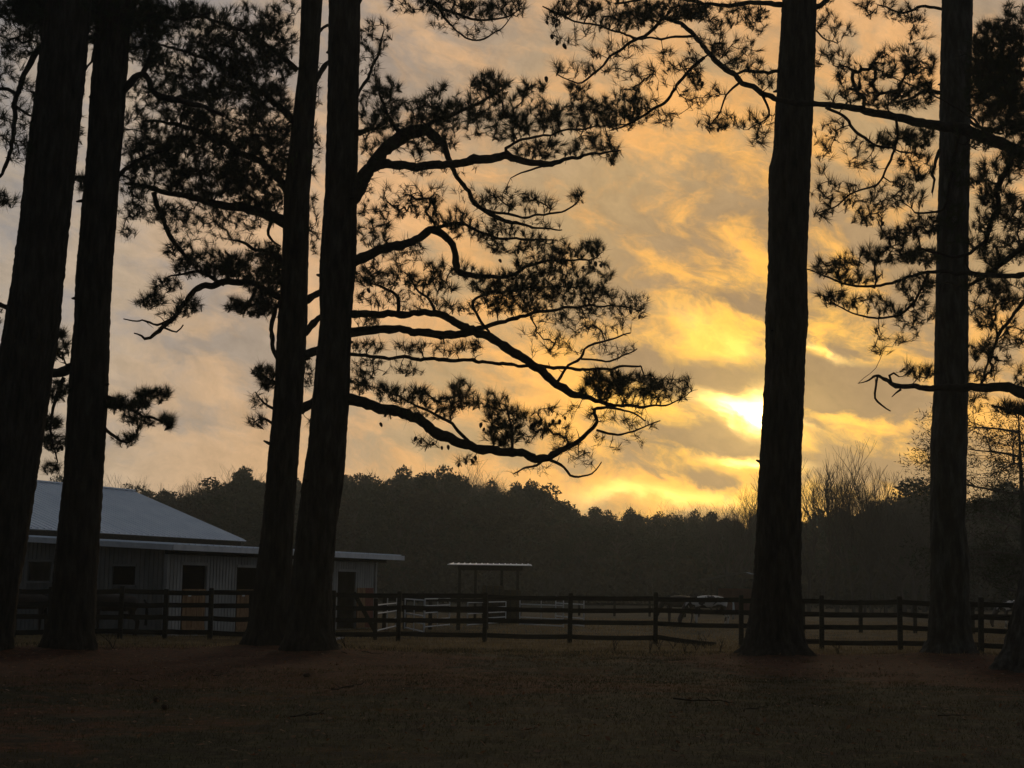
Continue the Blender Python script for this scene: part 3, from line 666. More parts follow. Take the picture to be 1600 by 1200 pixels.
# ------------------------------------------------------------------ horses
def horse(px, Y, rz, m, grazing, label, scale=1.0):
    """+x is the head end; one continuous skinned body"""
    p = gx(px, Y); root = empty('horse', p, rz); root.scale = (scale,)*3; tag(root, label, 'horse')
    V = []; R = []; E = []
    def a(co, r, pa=None):
        V.append(co); R.append(r if isinstance(r, tuple) else (r, r))
        if pa is not None: E.append((pa, len(V)-1))
        return len(V)-1
    hip = a((-.55, 0, 1.18), (.27, .29)); b1 = a((-.15, 0, 1.13), (.27, .31), hip); b2 = a((.25, 0, 1.13), (.25, .32), b1); ch = a((.58, 0, 1.16), (.22, .28), b2)
    cr = a((-.82, 0, 1.16), (.20, .22), hip)
    if grazing:
        n1_ = a((.85, 0, 1.12), (.13, .20), ch); n2_ = a((1.08, 0, .82), (.10, .15), n1_); n3_ = a((1.22, 0, .50), (.09, .12), n2_)
        h1 = a((1.30, 0, .36), (.10, .13), n3_); h2 = a((1.27, 0, .17), (.065, .075), h1); h3 = a((1.22, 0, .05), (.05, .055), h2)
        eb, ed = Vector((1.24, 0, .50)), Vector((-.05, 0, .13)); mz = [(.62, 1.43), (.90, 1.30), (1.12, .98), (1.30, .60)]
    else:
        n1_ = a((.82, 0, 1.38), (.12, .20), ch); n2_ = a((1.00, 0, 1.62), (.09, .14), n1_); n3_ = a((1.10, 0, 1.80), (.09, .11), n2_)
        h1 = a((1.20, 0, 1.80), (.09, .12), n3_); h2 = a((1.38, 0, 1.66), (.065, .08), h1); h3 = a((1.50, 0, 1.56), (.055, .06), h2)
        eb, ed = Vector((1.12, 0, 1.88)), Vector((.02, 0, .14)); mz = [(.58, 1.46), (.74, 1.62), (.92, 1.80), (1.06, 1.92)]
    for s in (-1, 1):
        k = .04*s
        f0 = a((.55, .13*s, .92), (.10, .13), ch); f1 = a((.57+k, .14*s, .58), (.058, .066), f0); f2 = a((.56+k, .14*s, .50), (.052, .055), f1)
        f3 = a((.56+k, .14*s, .16), (.034, .036), f2); f4 = a((.60+k, .14*s, .07), (.045, .045), f3); a((.62+k, .14*s, .01), (.06, .06), f4)
        g0 = a((-.62, .14*s, .92), (.14, .19), hip); g1 = a((-.58-k, .15*s, .74), (.085, .11), g0); g2 = a((-.80-k, .15*s, .52), (.05, .062), g1)
        g3 = a((-.76-k, .15*s, .18), (.036, .038), g2); g4 = a((-.72-k, .15*s, .07), (.045, .045), g3); a((-.70-k, .15*s, .01), (.06, .06), g4)
    me = bpy.data.meshes.new('body'); me.from_pydata(V, E, []); me.materials.append(m)
    o = link('body', me, root); sk = o.modifiers.new('skin', 'SKIN'); sk.use_smooth_shade = True
    for i, r in enumerate(R):
        me.skin_vertices[0].data[i].radius = r
    me.skin_vertices[0].data[0].use_root = True
    ss = o.modifiers.new('sub', 'SUBSURF'); ss.levels = 2; ss.render_levels = 2
    ears = Buf()
    for s in (-1, 1):
        e0 = eb+Vector((0, .05*s, 0)); ears.tube([e0-ed*.3, e0+ed*.4, e0+ed], [.028, .03, .004], 6)
    eo = link('ears', ears.mesh('ears', m, True), root)
    mb = Buf(); g = random.Random(px)
    for i in range(len(mz)-1):
        for k in range(9):
            t = k/9; x_ = mz[i][0]*(1-t)+mz[i+1][0]*t; z_ = mz[i][1]*(1-t)+mz[i+1][1]*t
            mb.tube([(x_-.05, 0, z_+.0), (x_-.07, .10, z_-.12), (x_-.06+g.uniform(-.03, .03), .12, z_-.27)], [.03, .026, .008], 5)
            mb.tube([(x_-.05, 0, z_+.0), (x_-.07, -.08, z_-.08), (x_-.06, -.10, z_-.16)], [.03, .026, .008], 5)
    link('mane', mb.mesh('mane', M_hair, True), root)
    tb = Buf()
    for k in range(14):
        y_ = g.uniform(-.05, .05); tb.tube([(-.98, 0, 1.24), (-1.07, y_*.6, 1.10), (-1.08+g.uniform(-.03, .03), y_, .8), (-1.05+g.uniform(-.05, .05), y_*1.3, .38)], [.03, .035, .03, .008], 5)
    link('tail', tb.mesh('tail', M_hair if m is not M_pinto else M_white, True), root)
    return root
horse(1108, 67, math.pi, M_pinto, True, 'pinto horse with pale body and dark neck grazing behind the fence', .98)
horse(1062, 72, math.pi+.35, M_hbrown, True, 'dark horse grazing just left of the pale pinto horse', .95)
horse(176, 45.9, math.pi+.15, M_hbrown, False, 'dark bay horse standing against the barn end wall right of the second pine', .88)
horse(40, 46.5, -.1, M_hbrown, True, 'dark horse with lowered head between the two leftmost pines by the barn', .9)
horse(1590, 74, math.pi, M_pinto, True, 'pale and dark horse grazing at the far right edge of the pasture', .95)

# ------------------------------------------------------------------ pines
def trunk_buf(k, sides=72):
    d, rows = PROF[k]; bf = Buf(); base = rows[-1][0]
    r0 = at(0, rows[0][0], d); seed = ord(k)*7.3
    pys = np.concatenate([np.arange(rows[0][0], 0, 25.0), np.arange(0, 900, 4.0), np.arange(900, base, 3.0)])
    ring = []
    for py in list(pys)+[base, base+5, base+10, base+18]:
        l, r_ = prof_at(k, min(py, base)); ex = max(0, py-base)*1.1; l -= ex; r_ += ex; pl, pr = at(l, py, d), at(r_, py, d); c = (pl+pr)/2; r = (pr-pl).length/2
        ring.append((c, r, py))
    for c, r, py in ring:
        fl_ = max(0, (py-(base-60))/60); fl_ = fl_**1.6
        for i in range(sides):
            a = 2*math.pi*i/sides; ca, sa = math.cos(a), math.sin(a)
            q = Vector((ca*3.2, sa*3.2, c.z*.9+seed)); q2 = Vector((ca*9*r/.5, sa*9*r/.5, c.z*2.6+seed))
            plate = noise.noise(q2); plate = 1-abs(plate)*2
            rr = r*(1 + .035*noise.noise(q) + .040*plate + .045*max(-.3, noise.noise(q2*2.3))+.02*noise.noise(q2*5.5))*.98
            rr *= 1 + fl_*(.16*noise.noise(Vector((ca*1.8, sa*1.8, seed+5))) + .09*noise.noise(Vector((ca*4.2, sa*4.2, seed+9))))
            bf.v.append((c.x+rr*ca, c.y+rr*sa, c.z + .01*noise.noise(q2)))
    for j in range(len(ring)-1):
        for i in range(sides):
            i2 = (i+1) % sides; bf.f.append((j*sides+i, (j+1)*sides+i, (j+1)*sides+i2, j*sides+i2))
    return bf
def smooth_path(pts, step):
    """Catmull-Rom through rows (x,y,z,r)"""
    P = [pts[0]]+list(pts)+[pts[-1]]; out = []
    for i in range(1, len(P)-2):
        p0, p1, p2, p3 = map(np.array, P[i-1:i+3]); n = max(1, int(np.linalg.norm(p2[:3]-p1[:3])/step))
        for j in range(n):
            t = j/n; out.append(.5*((2*p1)+(-p0+p2)*t+(2*p0-5*p1+4*p2-p3)*t*t+(-p0+3*p1-3*p2+p3)*t**3))
    out.append(np.array(P[-2])); return np.array(out)
PINES = {}
cone_me = None
def make_cone():
    bf = Buf(); bf.tube([(0, 0, 0), (0, 0, -.012), (0, 0, -.05), (0, 0, -.09), (0, 0, -.115)], [.008, .026, .034, .024, .004], 8)
    for r in range(6):
        for k in range(7):
            a = 2*math.pi*(k+r*.5)/7; z = -.018-.015*r; R_ = [.030, .037, .039, .036, .030, .02][r]
            c = Vector((math.cos(a)*R_, math.sin(a)*R_, z)); t = Vector((-math.sin(a), math.cos(a), 0))*.011
            bf.poly([c-t-Vector((0, 0, .004)), c+t-Vector((0, 0, .004)), c*1.12+Vector((0, 0, .006))])
    return bf.mesh('pine_cone', M_cone)
cone_me = make_cone()
NEED = []
def grow(k, limbs, blobs, label, nscale=1.0, seed=1, top=True, needle=1.0):
    """limbs: lists of (px, py, radius px) with a depth drift; blobs: (px, py, rx, ry, count[, needles per tuft])"""
    g = np.random.default_rng(seed); d = PROF[k][0]; bx, by = BASES[k]; ppm = FPX/d
    root = empty('pine_tree', (bx, by, 0)); tag(root, label, 'tree', 'large pines in the foreground'); base = Vector((bx, by, 0))
    link('trunk', trunk_buf(k).mesh('trunk', M_bark2 if k in 'fg' else M_bark, True, base), root)
    for i in range(5):
        py = 120+i*150+g.uniform(-50, 50); l, r_ = prof_at(k, py); c = at((l+r_)/2, py, d); rr_ = (r_-l)/2/ppm; a = g.choice([0, math.pi])+g.uniform(-.9, .9); dv = Vector((math.cos(a), math.sin(a), g.uniform(-.2, .5))); Ls = g.uniform(.05, .16)
        sb = Buf(); o1 = Vector(c)+Vector((math.cos(a), math.sin(a), 0))*rr_*.85; sb.tube([o1, o1+dv*(rr_*.15+Ls*.5), o1+dv*(rr_*.15+Ls)], [.05, .035, .018], 7)
        link('broken_stub', sb.mesh('broken_stub', M_twig, False, base), root)
    paths = []
    for li, L in enumerate(limbs):
        drift = L[0] if isinstance(L[0], (int, float)) else 0; y0 = 0
        pts = L[1:] if isinstance(L[0], (int, float)) else L
        if isinstance(drift, float) and False: pass
        rows = []; n = len(pts)
        par = None
        if paths:                                                    # start a side limb at the depth of the limb it leaves
            s = at(pts[0][0], pts[0][1], d); best = min(((np.hypot(q[:, 0]-s.x, q[:, 2]-s.z).min(), i) for i, q in enumerate(paths)))
            l, r_ = prof_at(k, pts[0][1])
            if best[0] < .25 and not (l-12 < pts[0][0] < r_+12):
                q = paths[best[1]]; par = q[np.hypot(q[:, 0]-s.x, q[:, 2]-s.z).argmin()]
        y0 = (par[1]-d) if par is not None else 0
        for i, (px, py, r) in enumerate(pts):
            t = i/max(1, n-1); dd = d + y0 + drift*t
            p = at(px, py, dd); rows.append((p.x, p.y, p.z, max(r*(.84 if r < 7 else .93), .55)/ppm))
        q = smooth_path(rows, .09)
        j = np.array([[noise.noise(Vector((p[0]*2.5, p[2]*2.5, 7+li))), noise.noise(Vector((p[0]*2.5, p[2]*2.5, 17+li))), noise.noise(Vector((p[0]*2.5, p[2]*2.5, 27+li)))] for p in q])
        tt = np.minimum(np.arange(len(q))/8, 1)[:, None]; q[:, :3] += j*.07*tt
        j2 = np.array([[noise.noise(Vector((p[0]*8, p[2]*8, 47+li+o__))) for o__ in (0, 11, 22)] for p in q]); q[:, :3] += j2*np.minimum(.035, q[:, 3:4]*.8)*tt
        q[:, 3] *= 1+.26*np.array([noise.noise(Vector((p[0]*13, p[2]*13, 3))) for p in q])
        paths.append(q)
    # crown above the frame
    if top:
        for i in range(16):
            py = -60-i*40; l, r_ = prof_at(k, py); c = at((l+r_)/2, py, d); a = g.uniform(0, 6.28); L = g.uniform(1.6, 3.6)*(1-.4*i/16)
            q = smooth_path([(c.x, c.y, c.z, .07), (c.x+math.cos(a)*L*.4, c.y+math.sin(a)*L*.4, c.z+.25, .05), (c.x+math.cos(a)*L, c.y+math.sin(a)*L, c.z+.9, .015)], .12)
            paths.append(q)
    nodes = np.concatenate([q[:, :3] for q in paths]); nlimb = np.concatenate([np.full(len(q), i) for i, q in enumerate(paths)])
    nrad = np.concatenate([q[:, 3] for q in paths]); parent = np.full(len(nodes), -1)
    T = []; TN = []
    # several of the first nodes of a limb are inside the trunk: do not attach there
    for bl_ in blobs:
        cx, cy, rx, ry, n_ = bl_[:5]; nn = bl_[5] if len(bl_) > 5 else 26; n_ = int(n_*nscale)
        a = g.uniform(0, 6.283, n_); rr = np.sqrt(g.uniform(0, 1, n_)); X_ = cx+rx*rr*np.cos(a); Y_ = cy+ry*rr*np.sin(a)
        w = min(1.5, max(.35, .55*rx/ppm))
        for x, y in zip(X_, Y_):
            s = at(x, y, d); jn = np.hypot(nodes[:, 0]-s.x, nodes[:, 2]-s.z).argmin()
            p = at(x, y, float(nodes[jn, 1] + g.normal()*w*.6)); T.append(p); TN.append(nn)
    if top:
        off = len(limbs)
        for q in paths[off:]:
            for i in range(26):
                c = q[int(len(q)*g.uniform(.35, 1))-1][:3]; T.append(Vector(c)+Vector(g.normal(size=3)*[.45, .45, .25])+Vector((0, 0, .2))); TN.append(26)
    T = np.array([tuple(t) for t in T]); TN = np.array(TN); N = len(T)
    cap = len(nodes)+N*7; NP = np.zeros((cap, 3)); NP[:len(nodes)] = nodes; NL = np.zeros(cap, int); NL[:len(nodes)] = nlimb
    NPAR = np.full(cap, -1); cnt = len(nodes); n0 = cnt; NR = np.zeros(cap); NR[:n0] = nrad
    best = np.full(N, 1e9); bi_ = np.zeros(N, int)
    def upd(i0, i1, pen):
        nonlocal best, bi_
        for i in range(i0, i1, 400):
            j = min(i+400, i1); dm = np.linalg.norm(T[:, None]-NP[None, i:j], axis=2)*1.0 + pen; mi = dm.argmin(1); mv = dm[np.arange(N), mi]; u_ = mv < best
            best[u_] = mv[u_]; bi_[u_] = mi[u_]+i
    upd(0, cnt, .0); done = np.zeros(N, bool); tips = []; chains = []
    for it in range(N):
        cost = np.where(done, 1e9, best); t = cost.argmin(); done[t] = True; pa = bi_[t]; a = NP[pa].copy(); bb = T[t]
        L = np.linalg.norm(bb-a); ns_ = int(min(6, max(1, round(L/.16)))); i0 = cnt; cur = pa
        side = g.normal(size=3)*.10*L; side[2] -= .14*L
        chain = [pa]
        for s in range(1, ns_+1):
            w_ = s/ns_; p = a*(1-w_)+bb*w_ + side*math.sin(math.pi*w_) + g.normal(size=3)*.018*(w_ < 1)
            NP[cnt] = p; NL[cnt] = NL[pa]; NPAR[cnt] = cur; chain.append(cnt); cur = cnt; cnt += 1
        tips.append(cur); chains.append(chain); upd(i0, cnt-1, .0); upd(cnt-1, cnt, .10)
    load = np.zeros(cnt); 
    for c in tips: load[c] += 1
    for i in range(cnt-1, n0-1, -1):
        if NPAR[i] >= 0: load[NPAR[i]] += load[i]
    rad = .0042*np.maximum(load, 1)**.42
    for i in range(n0, cnt):
        m_ = NR[NPAR[i]] if NPAR[i] >= 0 else 1
        NR[i] = min(rad[i], m_*.8 if NPAR[i] < n0 else m_)
        NR[i] = max(NR[i], .0038)
    # build: one branch object per limb
    nl = len(paths); bufs = [Buf() for _ in range(nl)]
    for i, q in enumerate(paths): bufs[i].tube([tuple(p[:3]) for p in q], [float(p[3]) for p in q], 8)
    for ch_ in chains:
        pts = [tuple(NP[c]) for c in ch_]; rr = [float(min(NR[c], NR[ch_[1]]) if c < n0 else NR[c]) for c in ch_]
        bufs[NL[ch_[-1]]].tube(pts, rr, 3 if rr[0] < .015 else 5, False)
    for i, q in enumerate(paths):
        for _ in range(int(len(q)/7)):
            c = q[g.integers(2, len(q))] if len(q) > 3 else q[0]; dv = vnorm(g.normal(size=3)*[1, 1, .8]); Ls = g.uniform(.06, .32); e = c[:3]+dv*Ls; m_ = c[:3]+dv*Ls*.5+g.normal(size=3)*.02
            bufs[i].tube([tuple(c[:3]), tuple(m_), tuple(e)], [min(.014, c[3]*.5), .008, .003], 4)
    for ci in range(0, len(chains)):
        if g.uniform() < .55:
            ch_ = chains[ci]; c = NP[ch_[g.integers(0, len(ch_))]]; dv = vnorm(g.normal(size=3)+[0, 0, .3])*g.uniform(.08, .24); bufs[NL[ch_[-1]]].tube([tuple(c), tuple(c+dv*.5+g.normal(size=3)*.02), tuple(c+dv)], [.005, .004, .002], 3, False)
    bobj = []
    for i, bf in enumerate(bufs): bobj.append(link('branch', bf.mesh('branch', M_twig, True, base), root))
    # needles
    tip = np.array(tips); P_ = NP[tip]; dirs = vnorm(P_-NP[NPAR[tip]]); tris = [[] for _ in range(nl)]
    order = np.array([bi for bi in range(N)]); 
    tn = np.zeros(N, int)
    # tips were pushed in growth order; recover needles per tuft by nearest target
    for i in range(N):
        tn[i] = TN[np.abs(T-P_[i]).sum(1).argmin()]
    for i in range(N):
        tsz = g.uniform(.55, 1.2); n_ = int(tn[i]*1.6*g.uniform(.45, 1.5)*needle); ax = dirs[i]*.55+np.array([0, 0, .55])+g.normal(size=3)*.30; ax /= np.linalg.norm(ax)
        rv = vnorm(g.normal(size=(n_, 3))); dd_ = vnorm(rv*g.uniform(.35, 1.0, (n_, 1)) + ax*1.0)
        L = g.uniform(.15, .33, (n_, 1))*tsz; o_ = P_[i] - ax*g.uniform(0, .14, (n_, 1)); tipp = o_+dd_*L; tipp[:, 2] -= .015
        w_ = vnorm(np.cross(dd_, g.normal(size=(n_, 3))))*.0046
        tris[NL[tip[i]]].append(np.stack([o_-w_, o_+w_, tipp], 1))
    bv = np.array([bx, by, 0])
    for i in range(nl):
        if tris[i]:
            o = link('needles', tri_mesh('needles', np.concatenate(tris[i])-bv, M_needle), bobj[i]); o['kind'] = 'stuff'
            NEED.append(sum(len(t) for t in tris[i]))
    PINES[k] = (root, bobj, base)
    return root
def cones(k, spots):
    root, bobj, base = PINES[k]; d = PROF[k][0]
    for (px, py, li) in spots:
        o = link('pine_cone', cone_me, bobj[li]); p = at(px, py, d-.1); o.location = p-base; s = random.uniform(.9, 1.25); o.scale = (s, s, s)
        o.rotation_euler = (random.uniform(-.6, .6), random.uniform(-.6, .6), 0)

# the right-hand tree of the twin trunks: long limbs towards the sun
LD = [
 [-1.2, (540, 318, 15), (556, 300, 14), (575, 268, 11), (603, 256, 8), (650, 259, 7.5), (700, 259, 7), (760, 248, 8), (805, 248, 6.5), (850, 258, 6), (880, 252, 4), (930, 240, 2.5), (970, 236, 1.4)],
 [.8, (572, 272, 11), (600, 238, 11), (632, 212, 12), (665, 205, 10), (690, 226, 7), (706, 258, 5), (725, 290, 4.5), (750, 325, 4.5), (790, 345, 4), (830, 356, 2.6), (876, 358, 1.4)],
 [.3, (752, 326, 3), (800, 336, 2.6), (850, 336, 2.2), (893, 324, 1.6), (908, 302, 1)],
 [.2, (850, 259, 2), (822, 268, 1.7), (796, 278, 1)],
 [.3, (805, 248, 4), (790, 230, 3), (830, 215, 2.5), (880, 205, 2), (950, 195, 1.5), (985, 190, 1)],
 [-.4, (640, 212, 6), (680, 190, 4), (730, 170, 3.5), (770, 150, 2.5), (790, 130, 1.5)],
 [.5, (632, 214, 6), (610, 190, 4), (598, 160, 3), (590, 140, 1.5)],
 [1.0, (545, 412, 9), (600, 390, 8.5), (650, 375, 7.5), (676, 358, 7), (702, 376, 6.5), (712, 402, 6.5), (720, 426, 6.5), (752, 431, 4.5), (800, 430, 3.8), (832, 414, 3), (872, 408, 2.2), (920, 408, 1.6), (942, 395, 1)],
 [-.5, (676, 358, 4), (720, 350, 3), (770, 372, 2.5), (830, 372, 2), (870, 378, 1)],
 [-.8, (545, 491, 7), (620, 492, 6.5), (680, 490, 6.5), (722, 508, 7), (760, 525, 7), (802, 550, 8), (842, 576, 7), (872, 600, 7), (912, 620, 5.5), (952, 632, 3.5), (1000, 635, 2.6), (1050, 630, 1.4), (1080, 612, .8)],
 [.9, (542, 521, 8.5), (600, 514, 7), (650, 519, 7), (700, 525, 7), (742, 515, 6), (768, 508, 4.5), (830, 490, 3.5), (890, 480, 2.6), (950, 478, 1.8), (1000, 485, 1)],
 [.4, (545, 553, 3.5), (620, 560, 3.3), (700, 562, 3.6), (780, 568, 3.3), (860, 573, 3.2), (940, 578, 2.7), (1000, 570, 2)],
 [-.3, (870, 598, 3), (888, 572, 2.6), (908, 560, 2.6), (920, 540, 2.2), (945, 533, 2), (985, 520, 1.2)],
 [.3, (908, 561, 2), (960, 562, 1.8), (995, 545, 1)],
 [-1.0, (540, 622, 10), (590, 635, 9), (642, 652, 9), (692, 680, 9), (742, 700, 8), (800, 705, 7), (850, 713, 7), (882, 700, 5.5), (912, 680, 4.5), (936, 660, 3.6), (930, 640, 3), (975, 640, 2), (1010, 655, 1.2)],
 [.3, (852, 716, 3), (838, 727, 2.4), (818, 731, 1.8), (804, 740, 1.2)],
 [-.3, (858, 718, 3), (882, 730, 2.4), (898, 744, 2), (925, 738, 1.5), (940, 722, 1)],
 [.3, (932, 672, 2.4), (972, 680, 2), (1002, 668, 1.4), (1030, 655, 1)],
 [.4, (742, 700, 3.5), (700, 660, 3), (650, 632, 2), (600, 610, 1.2)],
 [.3, (800, 705, 3), (800, 670, 2.4), (790, 640, 1.5)],
 [.4, (800, 550, 3), (770, 530, 2), (740, 480, 3), (760, 460, 2.5), (830, 450, 2), (900, 450, 1.2)],
 [.3, (622, 492, 4), (622, 465, 3.4), (600, 450, 2.4), (575, 440, 1.4)],
 [.3, (680, 490, 3.5), (672, 470, 2.6), (650, 450, 2), (640, 430, 1.2)],
 [.5, (553, 160, 3), (575, 120, 3), (590, 80, 2.2), (600, 50, 1.2)],
 [-.6, (552, 20, 7), (570, -10, 6), (620, -30, 4), (680, 5, 3.5), (720, 25, 2.8), (770, 30, 2), (815, 14, 1.2)],
 [.4, (640, -20, 3), (680, 10, 2.6), (715, 50, 2), (745, 62, 1.8), (775, 50, 1.4), (800, 25, 1)],
 [.2, (545, 205, 7), (562, 208, 6), (576, 200, 4.5)],
]
BD = [(610, 300, 50, 12, 16, 14), (620, 385, 50, 12, 18, 16), (740, 480, 60, 12, 34, 18), (640, 470, 60, 14, 30, 14), (570, 500, 30, 12, 14, 16), (700, 420, 40, 14, 24), (860, 520, 50, 12, 20, 10), (850, 415, 60, 14, 40), (690, 300, 60, 14, 16, 12), (600, 575, 60, 14, 20, 24), (880, 640, 50, 12, 20, 14), (960, 690, 50, 14, 14, 8), (830, 735, 40, 8, 8, 6), (900, 140, 26, 12, 14, 30), (1000, 180, 20, 14, 16, 22), (600, 135, 28, 16, 22, 40), (590, 170, 30, 35, 60), (640, 180, 60, 26, 90), (690, 160, 40, 30, 50), (700, 190, 50, 30, 70), (765, 128, 30, 16, 36, 40), (765, 160, 42, 28, 70), (830, 140, 22, 16, 20, 36), (780, 195, 50, 26, 70),
      (835, 180, 40, 25, 50), (880, 185, 45, 24, 60), (940, 175, 40, 24, 55), (920, 160, 30, 14, 20), (975, 160, 30, 22, 30), (655, 225, 60, 18, 60), (850, 235, 60, 14, 40, 34), (930, 225, 35, 18, 36), (960, 240, 16, 16, 14), (580, 225, 18, 40, 30),
      (575, 285, 18, 20, 10, 10), (640, 262, 60, 10, 14, 10), (700, 268, 60, 8, 10, 8),
      (790, 310, 55, 16, 55, 18), (840, 318, 40, 12, 20, 16), (900, 305, 14, 12, 14, 14), (830, 350, 50, 8, 16, 10),
      (660, 322, 30, 14, 30), (600, 330, 40, 22, 34), (585, 365, 30, 20, 24), (700, 340, 30, 16, 26, 34), (740, 355, 45, 18, 40), (800, 375, 50, 20, 44), (850, 385, 40, 18, 36), (885, 400, 30, 14, 24), (925, 388, 20, 12, 20, 34), (620, 405, 50, 14, 24, 16),
      (575, 430, 26, 16, 34), (620, 438, 40, 18, 40), (585, 465, 30, 12, 16, 14), (680, 440, 40, 20, 34), (780, 440, 60, 18, 80), (810, 465, 60, 22, 110), (870, 440, 50, 20, 60), (905, 455, 45, 18, 50), (930, 425, 30, 18, 24), (950, 470, 40, 22, 46, 14), (985, 490, 28, 22, 26, 12),
      (880, 490, 60, 16, 46, 14), (930, 510, 50, 16, 36, 10), (960, 545, 40, 10, 18, 8), (1000, 470, 14, 10, 8, 18),
      (575, 540, 28, 9, 22, 18), (680, 543, 50, 9, 26, 18), (640, 540, 30, 8, 14, 16), (735, 540, 24, 8, 14, 20), (870, 545, 40, 10, 20, 12), (620, 575, 60, 10, 10, 10),
      (950, 592, 36, 15, 70), (940, 612, 36, 12, 40), (1000, 600, 40, 17, 54), (1045, 608, 36, 18, 40, 16), (1070, 600, 14, 12, 8, 18), (990, 622, 50, 10, 26, 18), (960, 650, 50, 10, 24, 8), (1000, 665, 26, 10, 12, 8),
      (565, 600, 24, 14, 20), (600, 612, 24, 12, 22), (640, 618, 36, 14, 40), (720, 608, 16, 16, 22, 36), (700, 630, 40, 12, 36), (760, 625, 40, 14, 24), (790, 650, 36, 22, 60), (785, 680, 30, 16, 44), (830, 672, 26, 20, 22, 18), (660, 645, 60, 10, 30),
      (860, 665, 30, 16, 18), (880, 690, 26, 16, 20, 14), (910, 715, 24, 14, 16, 8), (665, 690, 26, 8, 12, 12), (730, 718, 20, 8, 8, 10), (570, 570, 20, 12, 10, 12),
      (585, 55, 24, 30, 26), (578, 100, 18, 26, 16, 14), (640, 5, 50, 14, 26), (700, 12, 40, 16, 36), (760, 14, 45, 14, 44), (800, 10, 24, 14, 22), (720, 40, 50, 14, 18, 10), (760, 50, 30, 10, 10, 12)]
grow('d', LD, BD, 'right trunk of the close twin pines, its long limbs spreading towards the sun', 1.36, 11)
cones('d', [(603, 645, 14), (594, 660, 14), (651, 682, 14), (657, 687, 14), (677, 690, 14), (690, 697, 14), (700, 695, 14), (717, 724, 14), (728, 720, 14), (737, 718, 14), (742, 712, 14), (768, 665, 14), (775, 655, 14), (757, 668, 14), (752, 660, 14),
            (780, 690, 19), (795, 700, 19), (865, 655, 14), (875, 655, 14), (858, 660, 14), (882, 650, 14), (930, 408, 7), (938, 412, 7), (912, 416, 7), (810, 390, 7), (780, 405, 7), (1000, 492, 10), (985, 484, 10), (574, 450, 21), (569, 455, 21)])
# the left-hand tree of the twin trunks
LC = [
 [-.8, (450, 350, 11), (425, 338, 10), (400, 330, 9), (350, 320, 7.5), (300, 308, 6), (250, 298, 5), (212, 288, 3.5), (195, 285, 2)],
 [.3, (450, 412, 6), (420, 396, 4), (385, 383, 3), (356, 375, 1.4)],
 [-1.0, (445, 470, 7), (410, 450, 6.5), (370, 440, 6.5), (330, 447, 6.5), (308, 452, 5.5), (290, 470, 4.6), (266, 500, 4.2), (236, 527, 3.6), (222, 523, 2), (209, 521, 1.2)],
 [.3, (268, 498, 2.6), (246, 508, 2.2), (228, 500, 1.8), (212, 502, 1.4), (194, 498, 1)],
 [.2, (256, 512, 2), (275, 518, 1.6), (285, 506, 1.2)],
 [.2, (440, 575, 4), (430, 550, 4.2), (423, 520, 4.2), (428, 490, 4), (440, 470, 3.4)],
 [.5, (350, 445, 3.5), (310, 425, 3), (275, 430, 2), (250, 440, 1.2)],
 [.6, (400, 450, 4), (390, 475, 3), (380, 490, 1.6)],
 [-.5, (450, 300, 7), (420, 262, 7), (380, 240, 6), (330, 215, 6), (300, 200, 5), (255, 190, 3), (225, 188, 2)],
 [1.0, (460, 190, 7), (430, 160, 6), (390, 130, 5), (340, 100, 4), (290, 80, 3), (250, 70, 2)],
 [-.7, (465, 110, 6), (430, 80, 5), (380, 50, 4), (330, 30, 3), (280, 10, 2)],
 [.5, (240, 300, 5), (255, 345, 4.5), (278, 385, 4), (300, 412, 3)],
 [.3, (432, 330, 4), (420, 360, 3), (432, 380, 2), (440, 386, 1.4)],
 [.6, (478, 470, 7), (500, 455, 6), (520, 430, 5)],
 [.6, (476, 520, 7), (500, 495, 6), (520, 480, 5)],
 [.6, (474, 555, 8), (500, 545, 7), (520, 535, 6)],
 [.6, (470, 640, 9), (490, 628, 8), (510, 620, 8)],
 [.6, (492, 130, 5), (505, 105, 5), (520, 90, 4)],
 [.6, (490, 60, 3), (505, 42, 3), (520, 36, 3)],
 [.2, (436, 600, 3), (415, 590, 2.4), (400, 575, 1.4)],
 [.2, (434, 640, 3), (415, 632, 2), (398, 612, 1)],
 [.2, (432, 665, 3), (412, 655, 2), (396, 660, 1)],
]
